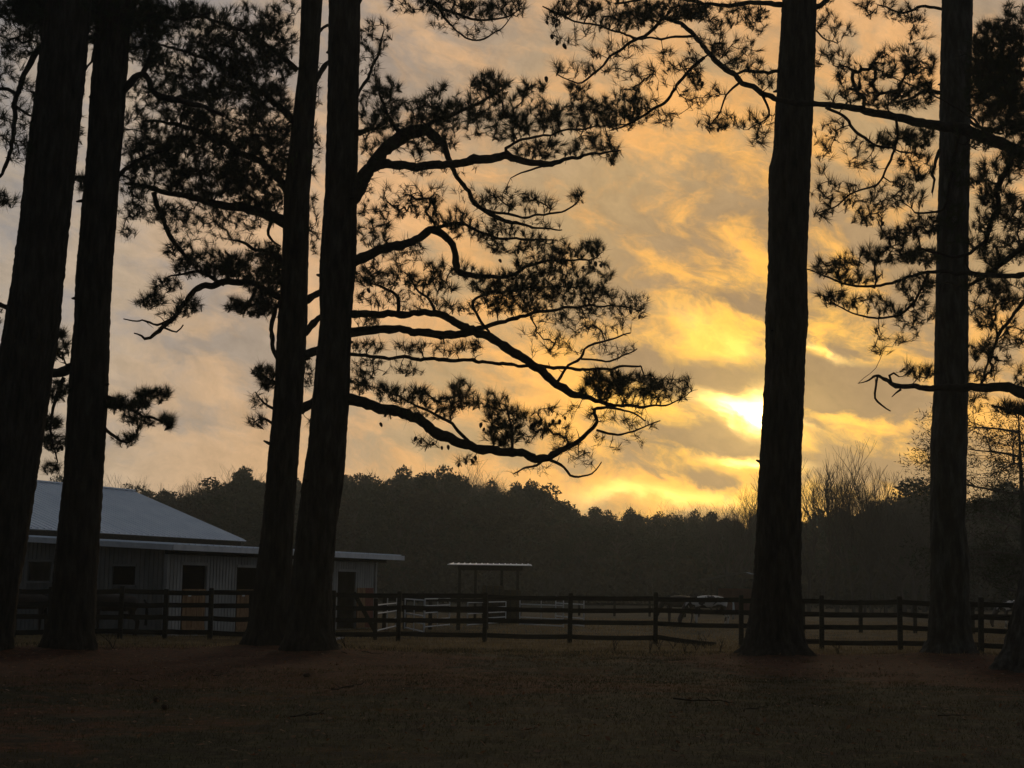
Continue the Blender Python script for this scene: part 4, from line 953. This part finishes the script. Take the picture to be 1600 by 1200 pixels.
BC = [(220, 40, 60, 40, 90), (300, 150, 60, 40, 80), (250, 130, 40, 40, 40, 18), (380, 75, 70, 40, 110), (440, 240, 26, 50, 60), (220, 240, 40, 30, 40, 20), (440, 430, 14, 40, 20), (340, 370, 60, 12, 20, 12), (270, 340, 40, 24, 30, 14), (250, 275, 50, 24, 50), (320, 285, 60, 26, 120), (390, 300, 50, 26, 90), (300, 335, 60, 20, 46, 20), (370, 345, 60, 14, 34, 16), (230, 320, 36, 20, 22, 16), (420, 320, 26, 20, 30),
      (330, 240, 80, 36, 190), (400, 250, 50, 40, 130), (280, 200, 60, 30, 70), (350, 170, 70, 40, 150), (420, 180, 40, 50, 120), (330, 120, 70, 36, 90), (400, 110, 60, 40, 130), (280, 90, 60, 30, 70), (430, 60, 36, 40, 60), (370, 40, 60, 36, 70), (300, 40, 60, 36, 80), (440, 20, 30, 20, 16),
      (330, 405, 50, 16, 46), (390, 415, 50, 20, 60), (410, 440, 34, 18, 50), (350, 420, 40, 14, 40), (300, 420, 30, 12, 18), (280, 390, 24, 16, 14, 30), (410, 395, 30, 18, 22, 22),
      (260, 445, 26, 10, 20, 22), (235, 468, 28, 12, 30, 18), (290, 478, 26, 14, 26, 20), (265, 495, 20, 10, 12, 10), (400, 480, 34, 12, 44, 30), (370, 475, 20, 10, 16), (415, 465, 20, 14, 26),
      (425, 410, 16, 30, 24), (412, 582, 18, 11, 22, 30), (420, 600, 14, 8, 12), (405, 625, 14, 10, 8, 14), (402, 658, 16, 9, 8, 24),
      (490, 230, 10, 50, 20, 14), (492, 130, 10, 40, 12, 14), (490, 350, 8, 50, 16, 16), (482, 580, 8, 30, 10, 16), (490, 660, 6, 14, 4, 16)]
grow('c', LC, BC, 'slimmer left trunk of the close twin pines standing before the barn', 2.1, 12)
# second tree from the left
LB = [
 [-.6, (185, 150, 7), (205, 128, 7), (222, 116, 6), (240, 142, 6), (270, 156, 6), (305, 162, 5), (350, 180, 3)],
 [.4, (222, 117, 5), (232, 95, 5), (238, 70, 4), (230, 30, 3)],
 [.6, (180, 280, 5), (200, 262, 4.5), (225, 245, 4), (260, 235, 2)],
 [-1.0, (165, 620, 5), (190, 630, 4), (215, 645, 3), (245, 655, 2.2), (262, 662, 1.2)],
 [.4, (150, 655, 4), (190, 690, 2.4), (215, 680, 1.4)],
 [.3, (180, 60, 9), (150, 20, 7), (90, 5, 5), (30, 10, 3)],
 [.5, (175, 40, 8), (220, 20, 6), (280, 30, 4), (330, 20, 2)],
 [.6, (110, 575, 9), (90, 582, 8), (60, 580, 7)],
 [.4, (100, 590, 4), (85, 630, 3), (80, 680, 2), (90, 720, 1.2)],
]
BB = [(100, 20, 60, 26, 90), (170, 60, 30, 30, 50), (60, 40, 40, 20, 50), (120, 130, 12, 30, 14), (225, 70, 36, 36, 60), (240, 150, 40, 40, 40, 18), (215, 200, 30, 30, 26, 18), (240, 240, 40, 26, 50), (210, 290, 26, 20, 20, 16), (200, 20, 60, 30, 120), (110, 10, 90, 24, 170), (40, 10, 50, 20, 50), (260, 20, 60, 24, 80), (150, 45, 40, 20, 60),
      (190, 630, 22, 12, 26, 34), (225, 622, 20, 12, 18, 34), (250, 615, 16, 10, 10, 44), (215, 655, 26, 12, 18, 26), (262, 660, 12, 8, 8, 50), (200, 685, 26, 10, 14, 20), (90, 545, 20, 14, 18), (90, 610, 22, 16, 26), (78, 660, 18, 14, 20), (88, 690, 24, 12, 24), (80, 730, 14, 8, 10, 20), (95, 520, 8, 8, 5, 30), (205, 330, 20, 14, 14, 14), (200, 360, 14, 10, 8, 12), (115, 200, 16, 60, 24, 16), (128, 285, 10, 14, 10)]
grow('b', LB, BB, 'second pine from the left, standing in front of the barn end wall', 2.0, 13)
cones('b', [(214, 670, 3), (217, 615, 3), (96, 696, 8)])
LA = [
 [-.8, (80, 60, 7), (60, 80, 6), (40, 112, 5), (28, 145, 5), (22, 168, 4.5), (22, 205, 4), (14, 245, 3.6), (0, 275, 3), (-30, 300, 2)],
 [.4, (28, 148, 4), (0, 136, 3.4), (-40, 130, 2)],
 [.3, (24, 165, 3), (45, 180, 2), (60, 182, 1.2)],
 [.6, (90, 20, 9), (50, 0, 7), (0, -10, 4), (-60, -20, 2)],
 [-.6, (10, 480, 5), (-20, 470, 4), (-60, 480, 2)],
]
BA = [(30, 60, 34, 36, 60, 16), (10, 100, 30, 30, 30, 14), (40, 160, 20, 40, 28, 14), (30, 230, 24, 24, 24, 14), (8, 200, 20, 30, 20, 14), (5, 310, 22, 14, 14, 26), (40, 15, 50, 20, 90), (100, 10, 40, 22, 90), (0, 560, 16, 12, 8), (-20, 490, 30, 20, 10), (-40, 150, 50, 60, 60)]
grow('a', LA, BA, 'thick leftmost pine leaning right, cut by the left edge of the photo', 1.9, 14)
# the tree that hides the sun
LE = [
 [-.6, (1240, 110, 4), (1190, 113, 3.4), (1160, 111, 3), (1145, 115, 1.4)],
 [-.8, (1235, 10, 6), (1190, 4, 5), (1120, 8, 4), (1040, -4, 3), (960, 5, 2)],
 [.6, (1260, 15, 5), (1285, 6, 5), (1300, -10, 4)],
 [.5, (1262, 30, 2), (1285, 60, 1.6), (1310, 70, 1)],
]
BE = [(1130, 22, 60, 20, 70), (1060, 15, 50, 18, 50), (1180, 30, 26, 26, 26), (1290, 30, 20, 30, 24, 22), (1320, 50, 20, 16, 12, 26), (980, 10, 50, 14, 40), (1170, 100, 30, 14, 20)]
grow('e', LE, BE, 'straight thick pine trunk that hides the setting sun', 1.2, 15)
LF = [
 [-.5, (1470, 145, 4), (1445, 142, 3), (1425, 155, 2.6), (1400, 160, 1.4)],
 [.5, (1475, 15, 3), (1440, 10, 3), (1410, 20, 2.4), (1370, 8, 1.4)],
 [-.5, (1468, 235, 4), (1460, 260, 3), (1458, 300, 2)],
 [-.3, (1505, 175, 4), (1530, 200, 3), (1570, 210, 2)],
]
BF = [(1380, 12, 50, 12, 34, 22), (1420, 25, 40, 12, 24, 24), (1440, 60, 20, 20, 12, 30)]
grow('f', LF, BF, 'rough-barked pine to the right of the sun-hiding trunk', 1.2, 16)
# leaning tree at the right edge; its limbs reach far to the left
LG = [
 [5.5, (1730, 300, 12), (1660, 262, 12), (1600, 240, 11), (1555, 220, 11), (1510, 205, 11), (1460, 195, 9), (1380, 178, 7.5), (1300, 166, 6.5), (1240, 160, 6), (1205, 153, 6), (1165, 130, 6), (1125, 98, 6), (1098, 70, 5), (1075, 45, 5), (1050, 30, 4.5), (1035, 26, 4)],
 [.5, (1036, 27, 4), (1018, 48, 3.4), (985, 66, 3), (950, 92, 2.4), (920, 122, 2), (895, 126, 1.4), (870, 112, 1)],
 [.4, (1085, 56, 3), (1040, 60, 2.4), (990, 58, 2.2), (940, 42, 2), (880, 25, 1.8), (850, 10, 1.4)],
 [-.5, (1100, 90, 3.4), (1075, 112, 3), (1060, 135, 3), (1030, 162, 2.8), (990, 190, 2.2), (955, 206, 1.2)],
 [-.4, (1290, 168, 3), (1318, 182, 3), (1340, 208, 3), (1368, 226, 2.4), (1400, 236, 1.6), (1430, 240, 1)],
 [.4, (1400, 184, 3), (1402, 215, 2.6), (1390, 255, 2.4), (1372, 285, 2), (1335, 300, 1.8), (1300, 325, 1.4), (1270, 335, 1)],
 [.5, (1160, 125, 3), (1135, 150, 2), (1120, 180, 1.6), (1112, 200, 1)],
 [.5, (1190, 145, 3), (1200, 180, 2), (1170, 205, 1)],
 [5.0, (1745, 420, 10), (1680, 410, 9), (1600, 432, 6), (1560, 430, 5), (1510, 428, 4.5), (1450, 425, 3.4), (1400, 440, 3), (1350, 449, 2.6), (1300, 436, 2.2), (1262, 421, 1.4)],
 [.5, (1450, 426, 3), (1430, 470, 2.6), (1400, 492, 2.4), (1350, 492, 1.8), (1310, 478, 1.4), (1285, 462, 1)],
 [4.0, (1720, 420, 8), (1640, 375, 7), (1585, 395, 6), (1550, 425, 5), (1515, 445, 4), (1480, 440, 3)],
 [.5, (1585, 240, 6), (1562, 290, 5.5), (1555, 330, 5), (1540, 375, 4), (1500, 400, 3), (1440, 390, 2)],
 [4.5, (1700, 520, 6), (1620, 470, 5), (1590, 480, 4), (1565, 515, 3.4), (1545, 560, 2.8), (1535, 600, 1.6)],
 [5.0, (1690, 680, 12), (1640, 640, 11), (1600, 616, 10), (1560, 606, 8.5), (1520, 603, 7.5), (1455, 608, 6), (1425, 605, 5.5), (1400, 603, 5), (1385, 595, 4), (1370, 588, 3), (1356, 596, 1.6), (1340, 599, 1)],
 [.1, (1371, 589, 2.2), (1368, 605, 2), (1368, 622, 2), (1378, 632, 1.8), (1392, 643, 1.2)],
 [.1, (1393, 598, 2.4), (1390, 587, 2.4), (1397, 583, 2), (1405, 588, 1.4)],
 [.1, (1408, 608, 2.4), (1400, 614, 1.6), (1393, 620, .8)],
 [4.5, (1760, 140, 9), (1680, 130, 7), (1620, 120, 6), (1570, 110, 5), (1530, 95, 3), (1500, 80, 2)],
 [4.0, (1700, 240, 6), (1630, 200, 5), (1580, 192, 4), (1540, 200, 3), (1500, 170, 2), (1440, 140, 1.6), (1390, 120, 1)],
 [3.0, (1640, 690, 5), (1610, 650, 4), (1580, 640, 3), (1550, 632, 2)],
 [.5, (1500, 205, 4), (1490, 245, 3.4), (1485, 290, 3), (1470, 330, 2.4), (1430, 330, 2)],
]
BG = [(1560, 70, 46, 40, 120), (1550, 130, 44, 40, 130), (1580, 170, 30, 40, 80), (1590, 220, 20, 30, 40), (1530, 100, 20, 40, 50), (1585, 20, 20, 20, 20), (900, 12, 40, 14, 36), (870, 25, 20, 12, 10, 22), (960, 30, 50, 16, 40), (1010, 25, 40, 18, 34), (1060, 15, 40, 14, 34), (900, 55, 40, 16, 14, 14), (960, 75, 50, 16, 26, 14), (900, 105, 36, 12, 12, 18), (870, 108, 8, 10, 5, 22), (940, 105, 30, 12, 12, 16), (1000, 120, 44, 24, 30, 18),
      (1060, 90, 30, 24, 24, 18), (1085, 110, 12, 20, 14), (1000, 160, 30, 18, 18, 18), (970, 185, 40, 14, 20, 24), (1040, 185, 24, 14, 12, 16), (1100, 150, 34, 22, 20, 18), (1125, 190, 34, 14, 24, 20), (1185, 190, 26, 22, 18, 18), (1150, 80, 40, 26, 34, 20), (1195, 120, 20, 20, 14, 18), (1110, 60, 30, 20, 18, 20), (1180, 220, 14, 12, 6, 16),
      (1300, 90, 30, 24, 22, 22), (1340, 120, 40, 24, 36, 24), (1330, 150, 40, 14, 20), (1400, 100, 36, 30, 56), (1440, 110, 26, 36, 50), (1425, 150, 40, 22, 50), (1380, 155, 40, 16, 24), (1300, 210, 30, 24, 14, 18), (1350, 240, 40, 26, 26, 20), (1400, 215, 30, 16, 34), (1440, 215, 26, 18, 34), (1430, 260, 30, 26, 34, 24), (1290, 250, 16, 24, 8, 16),
      (1300, 300, 34, 20, 22, 22), (1350, 310, 40, 24, 30, 22), (1290, 330, 20, 14, 10, 24), (1410, 300, 36, 26, 36, 24), (1360, 335, 30, 16, 20, 24), (1440, 350, 30, 16, 36), (1410, 365, 36, 12, 40), (1390, 395, 50, 16, 60), (1440, 400, 30, 18, 50), (1330, 405, 30, 12, 20, 26), (1290, 415, 24, 14, 14, 30), (1330, 430, 50, 12, 30), (1430, 445, 30, 20, 36), (1300, 465, 30, 12, 18, 26), (1360, 475, 40, 14, 26, 24), (1430, 490, 34, 24, 34, 20), (1400, 520, 36, 16, 16, 14), (1380, 540, 24, 12, 8, 14),
      (1440, 582, 24, 10, 18, 24), (1422, 575, 10, 10, 5, 30), (1545, 75, 26, 40, 60), (1575, 60, 26, 40, 70), (1560, 120, 40, 36, 130), (1590, 110, 26, 60, 90), (1540, 150, 30, 40, 80), (1575, 180, 34, 30, 80), (1535, 215, 24, 20, 30), (1580, 260, 30, 24, 50), (1540, 280, 28, 30, 40), (1560, 320, 40, 24, 60), (1590, 350, 26, 30, 50), (1535, 370, 24, 30, 40), (1570, 395, 40, 20, 60), (1540, 440, 36, 20, 50), (1580, 460, 30, 24, 50),
      (1535, 490, 24, 24, 34), (1575, 520, 34, 26, 40, 20), (1535, 545, 24, 16, 30), (1560, 570, 24, 18, 16, 16), (1580, 638, 26, 10, 34), (1530, 625, 16, 14, 10, 16), (1530, 585, 20, 10, 12, 20), (1600, 590, 14, 20, 10), (1495, 300, 20, 100, 30)]
grow('g', LG, BG, 'leaning grey-barked pine at the right edge, nearest of the big trunks', 1.3, 17, top=True)
cones('g', [(854, 33, 2), (862, 54, 1), (871, 36, 2), (872, 64, 1), (880, 68, 1), (853, 119, 1), (1122, 200, 6), (1095, 122, 3), (1380, 346, 5), (1098, 127, 3)])
print('needle triangles', sum(NEED))

# ------------------------------------------------------------------ shrubby tree at the right edge behind the fence
def shrub(px, Y, top, label):
    p = gx(px, Y); h = at(px, top, Y).z; g = random.Random(5); bf = Buf(); tips = []
    def go(q, d_, L, r, k):
        pts = [q]; c = q.copy(); dd = d_.copy()
        for i in range(3):
            dd = (dd+Vector((g.uniform(-1, 1), g.uniform(-1, 1), g.uniform(-.7, .5)))*.2).normalized(); c = c+dd*L/3; pts.append(c.copy())
        bf.tube(pts, [r, r*.85, r*.7, r*.55], 5 if k < 3 else 3, False)
        if k >= 5: tips.append((c.copy(), dd.copy())); return
        for i in range(3): go(pts[g.choice([2, 3, 3])], (dd+Vector((g.uniform(-1, 1), g.uniform(-1, 1), g.uniform(-.5, .6)))*.75).normalized(), L*g.uniform(.6, .85), r*.6, k+1)
    for i in range(15):
        z = h*(.16+.053*i); a = i*2.4; go(Vector((p.x, Y, z)), Vector((math.cos(a), math.sin(a), .25)), h*.19, .05, 1)
    bf.tube([(p.x, Y, -.1), (p.x+.05, Y, h*.5), (p.x, Y, h*.98)], [.16, .1, .02], 10)
    o = empty('scrub_tree', (p.x, Y, 0)); tag(o, label, 'tree'); part('trunk', bf, M_bare, o)
    tr = []
    gg = np.random.default_rng(9)
    for c, dd in tips:
        n_ = 13; P_ = np.array(c)+gg.normal(size=(n_, 3))*.12; a = vnorm(gg.normal(size=(n_, 3))+np.array(dd))*.15; s_ = vnorm(gg.normal(size=(n_, 3)))*.018
        tr.append(np.stack([P_-s_, P_+s_, P_+a], 1))
    cr = link('crown', tri_mesh('crown', np.concatenate(tr)-np.array([p.x, Y, 0]), M_leaf), o); cr['kind'] = 'stuff'
shrub(1602, 50, 640, 'dark twiggy scrub tree behind the fence at the right edge')
shrub(1690, 55, 690, 'second twiggy scrub tree half out of frame at the right edge')

# ------------------------------------------------------------------ ground cover near the camera
def scatter(n, y0, y1, seed, power=1.0):
    g = np.random.default_rng(seed); Y = y0+(y1-y0)*g.uniform(0, 1, n)**power; hw = Y*.37+1.0
    X = g.uniform(-1, 1, n)*hw; Z = np.array([gz(float(a), float(c)) for a, c in zip(X, Y)]); return g, np.stack([X, Y, Z], 1)
def strawness(P):
    s = np.zeros(len(P))
    for (bx, by) in BASES.values(): s += np.exp(-(((P[:, 0]-bx)/3.6)**2+((P[:, 1]-by+2.6)/5.0)**2))
    return s
g, P_ = scatter(150000, 12.5, 40.5, 21, .85)
cl_ = np.array([noise.noise(Vector((a*.9, c*.6, 14))) + .7*noise.noise(Vector((a*3, c*2.2, 18))) for a, c, _ in P_]); keep = strawness(P_)+g.normal(size=len(P_))*.25 - cl_*1.2 < .55; P_ = P_[keep]; n = len(P_)
h = g.uniform(.018, .06, n)*(1+1.2*(P_[:, 1] > 39)*g.uniform(0, 1, n)); a = g.uniform(0, 6.28, n)
P_[:, 2] += 0
w_ = np.stack([np.cos(a), np.sin(a), 0*a], 1)*.0030*(P_[:, 1]/16)[:, None]; t = np.stack([g.normal(size=n)*.5, g.normal(size=n)*.5, np.ones(n)], 1)*h[:, None]
P_[:, 2] -= .004
tag(link('grass', tri_mesh('grass', np.stack([P_-w_, P_+w_, P_+t], 1), M_blade)), 'short dry grass blades across the foreground pasture', 'grass', None, 'stuff')
g, P_ = scatter(60000, 12.5, 44, 22, .9); pn_ = np.array([noise.noise(Vector((a*.5, c*.35, 4))) + .6*noise.noise(Vector((a*1.7, c*1.2, 8))) for a, c, _ in P_]); keep = strawness(P_)*.8+pn_*1.1+g.normal(size=len(P_))*.25 > .42; P_ = P_[keep]; n = len(P_)
a = g.uniform(0, 6.28, n); dd = np.stack([np.cos(a), np.sin(a), g.uniform(-.1, .35, n)], 1)*g.uniform(.05, .12, n)[:, None]; w_ = np.stack([-np.sin(a), np.cos(a), 0*a], 1)*.003*(P_[:, 1]/16)[:, None]
P_[:, 2] += .012
tag(link('pine_straw', tri_mesh('pine_straw', np.stack([P_-w_, P_+w_, P_+dd], 1), M_strawb)), 'reddish fallen pine needles strewn under the big pines', 'pine straw', None, 'stuff')
g, P_ = scatter(2600, 12.8, 44, 23, .9); n = len(P_); P_[:, 2] += .03
a = vnorm(g.normal(size=(n, 3))*[1, 1, .35]); c_ = vnorm(np.cross(a, [0, 0, 1])+g.normal(size=(n, 3))*.25); s_ = g.uniform(.02, .05, n)[:, None]
T1 = np.stack([P_-a*s_, P_+c_*s_*.6, P_+a*s_], 1); T2 = np.stack([P_-a*s_, P_-c_*s_*.6+[0, 0, .01], P_+a*s_], 1)
tag(link('leaf_litter', tri_mesh('leaf_litter', np.concatenate([T1, T2]), M_lf)), 'small curled brown leaves scattered over the foreground grass', 'leaves', None, 'stuff')
# taller dead weeds along the fence
g, P_ = scatter(110000, 37.5, 85, 24, 1.7); P_ = P_[(P_[:, 1] > 39.5+1.6*g.normal(size=len(P_))) & (g.uniform(0, 1, len(P_)) > .5*np.clip(strawness(P_), 0, 1))]; n = len(P_); h = g.uniform(.03, .12, n); a = g.uniform(0, 6.28, n); kk = noise.noise
w_ = np.stack([np.cos(a), np.sin(a), 0*a], 1)*.008; t = np.stack([g.normal(size=n)*.35, g.normal(size=n)*.35, np.ones(n)], 1)*h[:, None]
tag(link('fence_weeds', tri_mesh('fence_weeds', np.stack([P_-w_, P_+w_, P_+t], 1), M_dryb)), 'longer straw-coloured grass along the foot of the fence', 'grass', None, 'stuff')

def ground_at(px, py):
    d_ = ray(px, py); t = -CAM.z/d_.z; p = CAM+d_*t; p.z = gz(p.x, p.y); return p
def stick(a, c, r, label, forks=3, seed=0):
    g = random.Random(seed); A_, C_ = ground_at(*a), ground_at(*c); bf = Buf(); pts = []; L = (C_-A_).length
    for i in range(8):
        t = i/7; q = A_.lerp(C_, t) + Vector((g.uniform(-1, 1), g.uniform(-1, 1), 0))*L*.03; q.z += r+.03+g.uniform(0, .03); pts.append(q)
    r *= .6
    bf.tube(pts, [r*(1-.7*i/7) for i in range(8)], 6)
    for k in range(forks):
        q = pts[2+k*2 % 5]; e = q+Vector((g.uniform(-1, 1), g.uniform(-1, 1), g.uniform(0, .35)))*L*.25; bf.tube([q, (q+e)/2+Vector((0, 0, .02)), e], [r*.5, r*.35, r*.1], 5)
    o = link('fallen_stick', bf.mesh('fallen_stick', M_twig, True, A_)); o.location = A_; tag(o, label, 'stick')
stick((1055, 1102), (1150, 1108), .025, 'long dark fallen branch lying right of centre on the grass', 4, 1)
stick((1160, 1118), (1205, 1112), .018, 'short dark stick just right of the long fallen branch', 2, 2)
stick((520, 1083), (570, 1076), .022, 'fallen stick on red straw below the twin trunks', 3, 3)
stick((455, 1128), (512, 1122), .016, 'thin forked twig on the dark grass left of centre', 5, 4)
stick((565, 1028), (600, 1030), .02, 'pale stick on the ground right of the twin trunks', 1, 5)
stick((1465, 1124), (1515, 1122), .016, 'thin stick lying below the sixth pine trunk', 2, 6)
stick((205, 1068), (235, 1072), .015, 'small stick on straw below the second pine', 2, 7)
stick((335, 1060), (372, 1052), .014, 'thin twig on straw left of the twin trunks', 2, 8)
stick((520, 1010), (534, 1030), .045, 'crooked root-like limb end at the foot of the twin trunks', 1, 9)
def ground_cone(px, py, label):
    p = ground_at(px, py); o = link('pine_cone', cone_me); o.location = p+Vector((0, 0, .045)); o.rotation_euler = (1.5, random.uniform(-.3, .3), random.uniform(0, 6)); o.scale = (1.2,)*3; tag(o, label, 'pine cone')
ground_cone(245, 1097, 'upper of two dark pine cones lying on red straw at lower left')
ground_cone(258, 1110, 'lower of two dark pine cones lying on red straw at lower left')
ground_cone(485, 1058, 'dark pine cone on the straw below the twin trunks')
def big_leaf(px, py, s, label):
    p = ground_at(px, py); bf = Buf(); g = random.Random(px); n = 14; pts = []
    for i in range(n):
        a = 2*math.pi*i/n; r = s*(1 if i % 2 == 0 else .5)*g.uniform(.8, 1.1); pts.append(Vector((r*math.cos(a), r*math.sin(a)*.8, .02+.35*r*abs(math.cos(a*1.5)))))
    c = len(bf.v); bf.v.append((0, 0, .02)); bf.v += [tuple(q) for q in pts]
    for i in range(n): bf.f.append((0, 1+i, 1+(i+1) % n))
    bf.tube([(0, 0, .025), (-s*.8, .01, .03), (-s*1.4, .03, .05)], .003, 4)
    o = link('fallen_leaf', bf.mesh('fallen_leaf', M_lf)); o.location = p+Vector((0, 0, .02)); o.rotation_euler = (g.uniform(-.2, .2), g.uniform(-.2, .2), g.uniform(0, 6)); tag(o, label, 'leaf')
big_leaf(820, 1146, .10, 'large lobed dark leaf lying just right of the bottom centre')
big_leaf(1178, 1156, .10, 'large pale curled leaf on the grass at lower right')
big_leaf(918, 1157, .08, 'dark curled leaf right of the large lobed leaf')
big_leaf(1054, 1182, .08, 'dark leaf at the bottom edge right of centre')
big_leaf(1434, 1100, .10, 'pale leaf on red straw below the sixth pine')
big_leaf(395, 1186, .08, 'pale leaf at the bottom edge left of centre')
# dead weed stalks before the fence
def weed(px, Y, h, label, group=None, seed=0):
    g = random.Random(seed); p = gx(px, Y); p.z = gz(p.x, Y); bf = Buf()
    def go(q, d_, L, r, k):
        e = q+d_*L; m_ = (q+e)/2+Vector((g.uniform(-1, 1), 0, 0))*L*.08; bf.tube([q, m_, e], [r, r*.8, r*.6], 4)
        if k < 3:
            for i in range(2): go(q.lerp(e, g.uniform(.5, 1)), (d_+Vector((g.uniform(-1, 1), g.uniform(-1, 1), .2))*.7).normalized(), L*.7, r*.6, k+1)
    for i in range(3): go(p, Vector((g.uniform(-.5, .5), g.uniform(-.5, .5), 1)).normalized(), h*.4, .010, 0)
    o = link('dead_weed', bf.mesh('dead_weed', M_twig, False, p)); o.location = p; tag(o, label, 'weed', group)
for i, px in enumerate((1015, 1030, 1052, 1070, 1088, 1102, 1125, 960)): weed(px, 40+1.2*(i % 3), random.uniform(.35, .6), 'leafless dead weed stalk in front of the broken fence board', 'dead weeds before the broken board', i)
weed(176, 37.5, .6, 'dead weed stalk at the right foot of the second pine', None, 31); weed(540, 39, .5, 'dead weed stalk at the right foot of the twin trunks', None, 32)
weed(1310, 39.5, .4, 'dead weed stalk right of the sun-hiding trunk', None, 33)

# ------------------------------------------------------------------ haze
HAZE = True
if HAZE:
    bf = Buf(); bf.box((0, 255, 15.5), (460, 620, 34)); hm = bpy.data.materials.new('morning haze'); hm.use_nodes = True; nt = hm.node_tree; nt.nodes.clear(); nb = NB(nt)
    pv = nb.new('ShaderNodeVolumePrincipled'); pv.inputs['Color'].default_value = (.86, .96, .95, 1); pv.inputs['Density'].default_value = .00050; pv.inputs['Anisotropy'].default_value = .55
    ou = nb.new('ShaderNodeOutputMaterial'); nt.links.new(pv.outputs[0], ou.inputs['Volume'])
    o = link('haze', bf.mesh('haze', hm)); tag(o, 'thin evening haze over the pasture and wood', 'haze', None, 'stuff')
